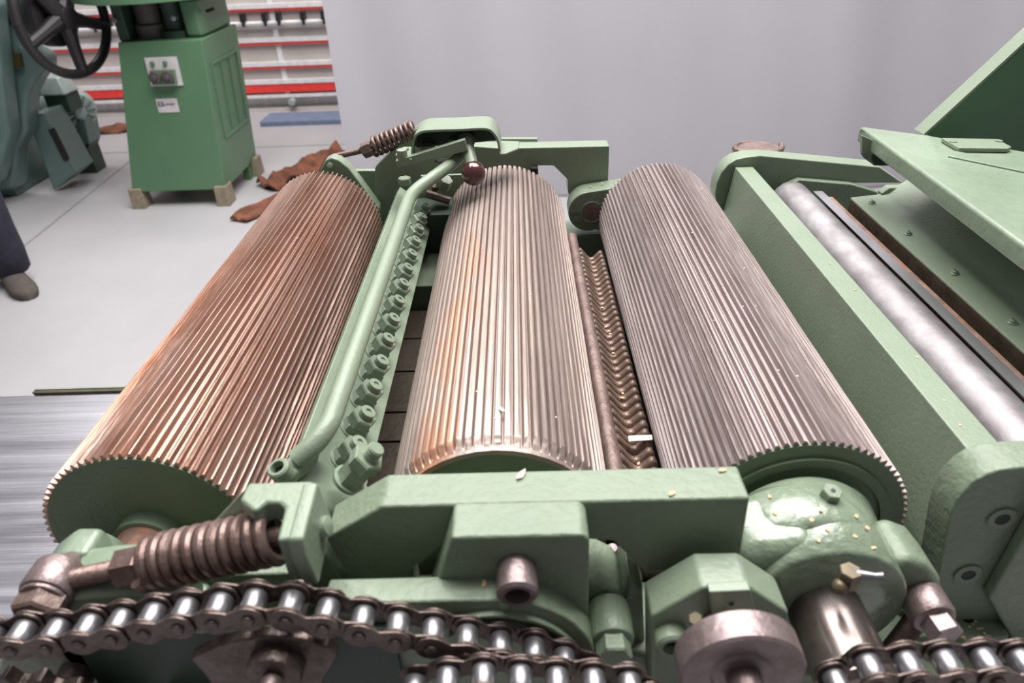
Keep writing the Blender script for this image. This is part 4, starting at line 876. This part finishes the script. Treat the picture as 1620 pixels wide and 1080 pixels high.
# ------------------------------------------------------------------ chains
def resample(pts, pitch, start):
    pts = [Vector(p) for p in pts]; out = [pts[0].copy()]; i = 0; cur = pts[0]
    while True:
        j = i
        while j < len(pts) - 1 and (pts[j + 1] - cur).length < pitch: j += 1
        if j >= len(pts) - 1: break
        a, b4 = pts[j], pts[j + 1]; lo, hi = 0.0, 1.0
        if j == i and (a - cur).length > pitch: break
        for _ in range(30):
            mid = (lo + hi) / 2
            if (a.lerp(b4, mid) - cur).length < pitch: lo = mid
            else: hi = mid
        cur = a.lerp(b4, hi); out.append(cur.copy()); i = j
    return out
PITCH = 0.0203
def plate_shape(r=0.0093, waist=0.0060, L=PITCH):
    pts = []
    for k in range(13):
        a = math.radians(60 + 240 * k / 12); pts.append((r * math.cos(a), r * math.sin(a)))
    pts += [(L * 0.5, -waist)]
    for k in range(13):
        a = math.radians(-120 + 240 * k / 12); pts.append((L + r * math.cos(a), r * math.sin(a)))
    pts += [(L * 0.5, waist)]
    return pts
def chain(name, label, path3, ypl, start_outer=True):
    P = resample([Vector((p[0], ypl, p[1])) for p in path3], PITCH, 0)
    t = thing(name, label, 'chain', tuple(P[0]))
    HW = 0.0068; T = 0.0016
    def mk(nm, bm, m):
        bmesh.ops.recalc_face_normals(bm, faces=bm.faces)
        me = bpy.data.meshes.new(nm); bm.to_mesh(me); bm.free(); me.materials.append(M[m])
        for p in me.polygons: p.use_smooth = abs(p.normal.y) < 0.9
        return me
    ib = B(); prism(ib, plate_shape(), 'y', -HW - T, -HW); prism(ib, plate_shape(), 'y', HW, HW + T); inner = mk('inner_link', ib, 'chainplate')
    ob = B(); prism(ob, plate_shape(), 'y', -HW - 2 * T - 0.0003, -HW - T - 0.0003); prism(ob, plate_shape(), 'y', HW + T + 0.0003, HW + 2 * T + 0.0003); 
    for px in (0, PITCH): rcyl(ob, (px, -HW - 2 * T - 0.0022, 0), (px, HW + 2 * T + 0.002, 0), 0.0037, 0.0008, 16)
    outer = mk('outer_link', ob, 'chainplate')
    rb_ = B(); lathe(rb_, (0, -HW + 0.0003, 0), (0, HW, 0), [(0, .0062), (.0008, .0067), (2 * HW - 0.0014, .0067), (2 * HW - 0.0006, .0062)], 24); roller = mk('chain_roller', rb_, 'chrome')
    org = Vector(t.location)
    for i in range(len(P) - 1):
        d = P[i + 1] - P[i]; ang = -math.atan2(d.z, d.x); odd = (i % 2 == 0) == start_outer
        o = bpy.data.objects.new('outer_link' if odd else 'inner_link', outer if odd else inner); scene.collection.objects.link(o); o.parent = t
        o.location = P[i] - org; o.rotation_euler = (0, ang, 0)
        b5 = o.modifiers.new('bevel', 'BEVEL'); b5.width = 0.0004; b5.segments = 2; b5.limit_method = 'ANGLE'
    for p in P:
        r = bpy.data.objects.new('chain_roller', roller); scene.collection.objects.link(r); r.parent = t; r.location = p - org; r['label'] = 'shiny bare steel chain roller'
    return t
pa = [(-0.3103, 0.0467), (-0.2771, 0.0563), (-0.2588, 0.0569), (-0.2377, 0.0603), (-0.2186, 0.0637), (-0.199, 0.0682), (-0.1786, 0.0726), (-0.1605, 0.0759), (-0.1399, 0.079), (-0.1199, 0.08), (-0.0998, 0.0744), (-0.0809, 0.0666), (-0.0611, 0.0597), (-0.0398, 0.0532), (-0.0193, 0.0461), (0.0001, 0.0389), (0.022, 0.0321), (0.0402, 0.0216), (0.0556, 0.0071)]
chain('roller_chain', 'greasy roller chain running across the front with shiny rollers', [tuple(p[:2]) for p in smooth_path([(*p, 0) for p in pa], 5)], -0.545)
pbq = [(-0.0438, 0.0359), (-0.0263, 0.0425), (-0.0022, 0.0459), (0.0178, 0.0429), (0.0379, 0.0404), (0.0595, 0.0379), (0.0807, 0.0318), (0.09, 0.0109), (0.097, -0.0336), (0.1238, -0.0967), (0.1668, -0.124), (0.2008, -0.0828), (0.1943, -0.0157), (0.1891, 0.0264), (0.1979, 0.0446), (0.2199, 0.0485), (0.2426, 0.0494), (0.2604, 0.0505), (0.2805, 0.0493), (0.3142, 0.0454), (0.3434, 0.0398)]
chain('roller_chain', 'second greasy roller chain along the bottom edge towards the right corner', [tuple(p[:2]) for p in smooth_path([(*p, 0) for p in pbq], 5)], -0.570)
# tensioner flange below the main chain
tf = thing('chain_tensioner', 'greasy brown flange with round hub just below the main chain', 'tensioner', (-0.12, -0.56, 0.03))
fc = [(-0.1716, 0.0479), (-0.1542, 0.059), (-0.1388, 0.0642), (-0.1207, 0.0665), (-0.1038, 0.0631), (-0.0912, 0.0552), (-0.088, 0.0463), (-0.0993, 0.0253), (-0.1091, -0.0037), (-0.1625, -0.0019), (-0.1672, 0.0307)]
obj('flange', prism(B(), fc, 'y', -0.556, -0.548), 'chainplate', tf, bevel=0.0015)
hc = Vector((-0.122, -0.566, 0.044))
obj('hub', rcyl(B(), hc + Vector((0, 0.012, 0)), hc, 0.0155, 0.0025), 'chainplate', tf)
obj('stub', rcyl(B(), hc, hc + Vector((0, -0.008, 0)), 0.0060, 0.0012), 'bolt', tf)
obj('axle', cyl(B(), hc + Vector((0, 0.012, 0)), hc + Vector((0, 0.060, 0)), 0.008), 'bolt', tf)
spk = thing('sprocket', 'dark greasy sprocket at the lower left under the main chain', 'sprocket', (-0.26, -0.549, 0.0))
gc = Vector((-0.2883, -0.549, -0.0314)); gbm = B(); gp = []
for i in range(18):
    for a, r in ((0.0, 0.0520), (0.25, 0.0520), (0.5, 0.0600), (0.62, 0.0600)):
        th = 2 * math.pi * (i + a) / 18; gp.append((gc.x + r * math.cos(th), gc.z + r * math.sin(th)))
prism(gbm, gp, 'y', -0.5535, -0.5445); obj('toothed_wheel', gbm, 'chainplate', spk, bevel=0.0006)
obj('hub', rcyl(B(), gc + Vector((0, 0.02, 0)), gc + Vector((0, -0.03, 0)), 0.026, 0.002), 'chainplate', spk)
obj('axle', cyl(B(), gc + Vector((0, 0.02, 0)), gc + Vector((0, 0.06, 0)), 0.012), 'bolt', spk)
bp2 = thing('chain_backing', 'shade-darkened green panel with shallow round boss behind the chain, lower left', 'panel', (-0.2, -0.53, -0.2))
obj('backing_plate', box(B(), -0.255, -0.0605, -0.534, -0.530, -0.3, 0.040), 'cabdark', bp2)  # shade behind the chain put into the dark green, boss included
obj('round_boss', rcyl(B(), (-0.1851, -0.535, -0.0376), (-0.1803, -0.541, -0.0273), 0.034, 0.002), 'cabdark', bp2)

# ------------------------------------------------------------------ wood chips
def chip_mesh(sx, sy, sz, seed, m):
    r = random.Random(seed); bm = B(); n = 6; top = []; bot = []
    for k in range(n):
        a = 2 * math.pi * k / n + r.uniform(-.25, .25); q = r.uniform(.75, 1.1)
        x, y = sx * q * math.cos(a), sy * q * math.sin(a); c = 0.25 * sz * math.cos(a * 2)
        top.append(bm.verts.new((x, y, sz + c))); bot.append(bm.verts.new((x, y, c)))
    bm.faces.new(top); bm.faces.new(bot[::-1])
    for k in range(n): bm.faces.new((bot[k], bot[(k + 1) % n], top[(k + 1) % n], top[k]))
    me = bpy.data.meshes.new('wood_chip'); bmesh.ops.recalc_face_normals(bm, faces=bm.faces); bm.to_mesh(me); bm.free(); me.materials.append(M[m]); return me
CM = [chip_mesh(.0028, .0019, .0007, 1, 'chip'), chip_mesh(.0022, .0020, .0008, 2, 'chip'), chip_mesh(.0045, .0014, .0010, 3, 'chip'), chip_mesh(.0016, .0013, .0007, 4, 'chip2'), chip_mesh(.0056, .0020, .0012, 5, 'chip2')]
def chip(loc, kind, label, group=None, s=1.0, tilt=(0, 0)):
    o = bpy.data.objects.new('wood_chip', CM[kind]); scene.collection.objects.link(o); o.location = loc
    o.rotation_euler = (tilt[0], tilt[1], random.uniform(0, 6.28)); o.scale = (s, s, s); tag(o, label, 'wood chip', group); return o
zt = ZBR + 0.0002
chip((0.0186, -0.4634, 0.0945), 4, 'curled pale shaving at the back edge of the bridge plate, near the middle roller')
chip((0.1104, -0.4827, 0.0945), 0, 'orange wood chip on the bridge plate, nearer its front edge')
chip((0.1461, -0.4633, 0.0945), 0, 'pale wood chip at the back right corner of the bridge plate')
chip((-0.0053, -0.5176, 0.0588), 0, 'wood chip on the flat top of the ribbed bearing cap')
import bisect
def barrel_z(x, y):
    R = 0.0525 + (y + 0.5) / 0.06 * 0.0045; dx = x - HC[0]
    return HC[1] + math.sqrt(max(R * R - dx * dx, 0))
for (x, y) in ((0.185, -0.452), (0.184, -0.467), (0.204, -0.490), (0.212, -0.483), (0.228, -0.487), (0.240, -0.478), (0.236, -0.470), (0.212, -0.470), (0.203, -0.478), (0.238, -0.493)):
    z = barrel_z(x, y)
    if y > -0.479 : z = max(z, 0.002 + math.sqrt(max(0.0618 ** 2 - (x - 0.209) ** 2, 0)))
    chip((x, y, z), random.choice((0, 1, 3)), 'tiny pale wood chip scattered on the glossy bearing housing', 'wood chips on the bearing housing', 0.75, (0, 0.3 * (x - HC[0]) / 0.05))
def on_roll(cx, cz, R, x): return cz + math.sqrt(R * R - (x - cx) ** 2)
for i in range(16):
    x = random.uniform(0.175, 0.275); y = random.uniform(-0.40, 0.12)
    chip((x, y, on_roll(0.2203, 0, 0.0834, x)), 3, 'tiny pale speck of wood stuck on the grey mauve roller', 'wood specks on the right roller', random.uniform(.5, .85), (0, math.asin((x - 0.2203) / 0.0834)))
chip((0.0045, -0.385, on_roll(0, 0, 0.0868, 0.0045)), 4, 'small curled white shaving on the near end of the middle roller', s=0.8)
for x, y in ((0.0, -0.395), (-0.015, -0.36), (0.045, -0.38), (0.03, -0.2), (-0.02, -0.1)):
    chip((x, y, on_roll(0, 0, 0.0868, x)), 3, 'tiny wood speck on the pale middle roller', 'wood specks on the middle roller', 0.6)
for y in (-0.397, -0.335, -0.24, -0.233, -0.16, -0.12, -0.105, -0.06):
    chip((0.1175 + random.uniform(-.003, .003), y, -0.0155), random.choice((0, 1)), 'small orange wood chip caught in the valley of the wavy fingers', 'wood chips in the wavy fingers', 0.8)
sv = B(); prism(sv, [(0.113, -0.3175), (0.134, -0.316), (0.1345, -0.3095), (0.1135, -0.3100)], 'z', -0.0062, -0.0048)
tag(obj('wood_shaving', sv, 'chip2'), 'white rectangular shaving lying across the wavy fingers', 'wood shaving')
for x, y in ((0.3550, -0.30), (0.3470, -0.36), (0.3520, -0.18), (0.3430, -0.39), (0.3560, -0.05), (0.3500, -0.12)):
    chip((x, y, 0.0650), random.choice((1, 3)), 'tiny wood chip on the pale top of the box beam', 'wood chips on the box beam', 0.6)
for i in range(11):
    x = random.uniform(0.345, 0.372); y = random.uniform(-0.470, -0.452)
    chip((x, y, -0.0778), random.choice((0, 1, 2, 3)), 'small orange wood chip gathered on the foot of the lower right bracket', 'wood chips on the bracket foot', random.uniform(.5, .85))
for x, y in ((-0.088, -0.40), (-0.092, -0.36), (-0.098, -0.31), (-0.088, -0.27), (-0.096, -0.22), (-0.09, -0.18), (-0.10, -0.12)):
    chip((x, y, -0.0450), random.choice((1, 2)), 'tiny golden wood chip on the dark brown bed blocks', 'wood chips on the bed blocks', 0.6)
chip((-0.2, 0.0, 0), 3, 'tiny pale wood speck on the rusty left roller', None, 0.7).location = (-0.235, -0.05, on_roll(-0.2622, 0.0072, 0.0801, -0.235))
for (x, z) in ((0.128, 0.030), (0.145, 0.036)):
    chip((lc[0] + (x - 0.125), 0.198, lc[1] + 0.0320 if x < 0.14 else lc[1] + 0.0365), 1, 'pale wood chip on top of the far bearing lobe', 'wood chips on the far bearing lobe', 0.9)

# tell the scattered chips apart by their place, counted from the near end of the machine
ORD = ['nearest the camera', 'second from the near end', 'third from the near end', 'fourth from the near end', 'fifth from the near end', 'sixth from the near end', 'seventh from the near end', 'eighth from the near end', 'ninth from the near end', 'tenth from the near end', 'eleventh from the near end', 'twelfth from the near end', 'thirteenth from the near end', 'fourteenth from the near end', 'fifteenth from the near end', 'farthest from the camera']
SHORT = {'wood chips on the bearing housing': 'tiny pale wood chip on the bearing housing', 'wood specks on the right roller': 'tiny wood speck on the right roller', 'wood specks on the middle roller': 'tiny wood speck on the middle roller',
         'wood chips in the wavy fingers': 'orange chip in the wavy fingers', 'wood chips on the box beam': 'tiny wood chip on the box beam', 'wood chips on the bracket foot': 'orange chip on the bracket foot',
         'wood chips on the bed blocks': 'golden chip on the bed blocks', 'wood chips on the far bearing lobe': 'pale chip on the far bearing lobe'}
for gname, lab in SHORT.items():
    gs = sorted([o for o in scene.objects if o.get('group') == gname], key=lambda o: (round(o.location.y, 4), o.location.x))
    for i, o in enumerate(gs): o['label'] = lab + ', ' + (ORD[min(i, 15)] if i < len(gs) - 1 or len(gs) < 3 else 'farthest from the camera')
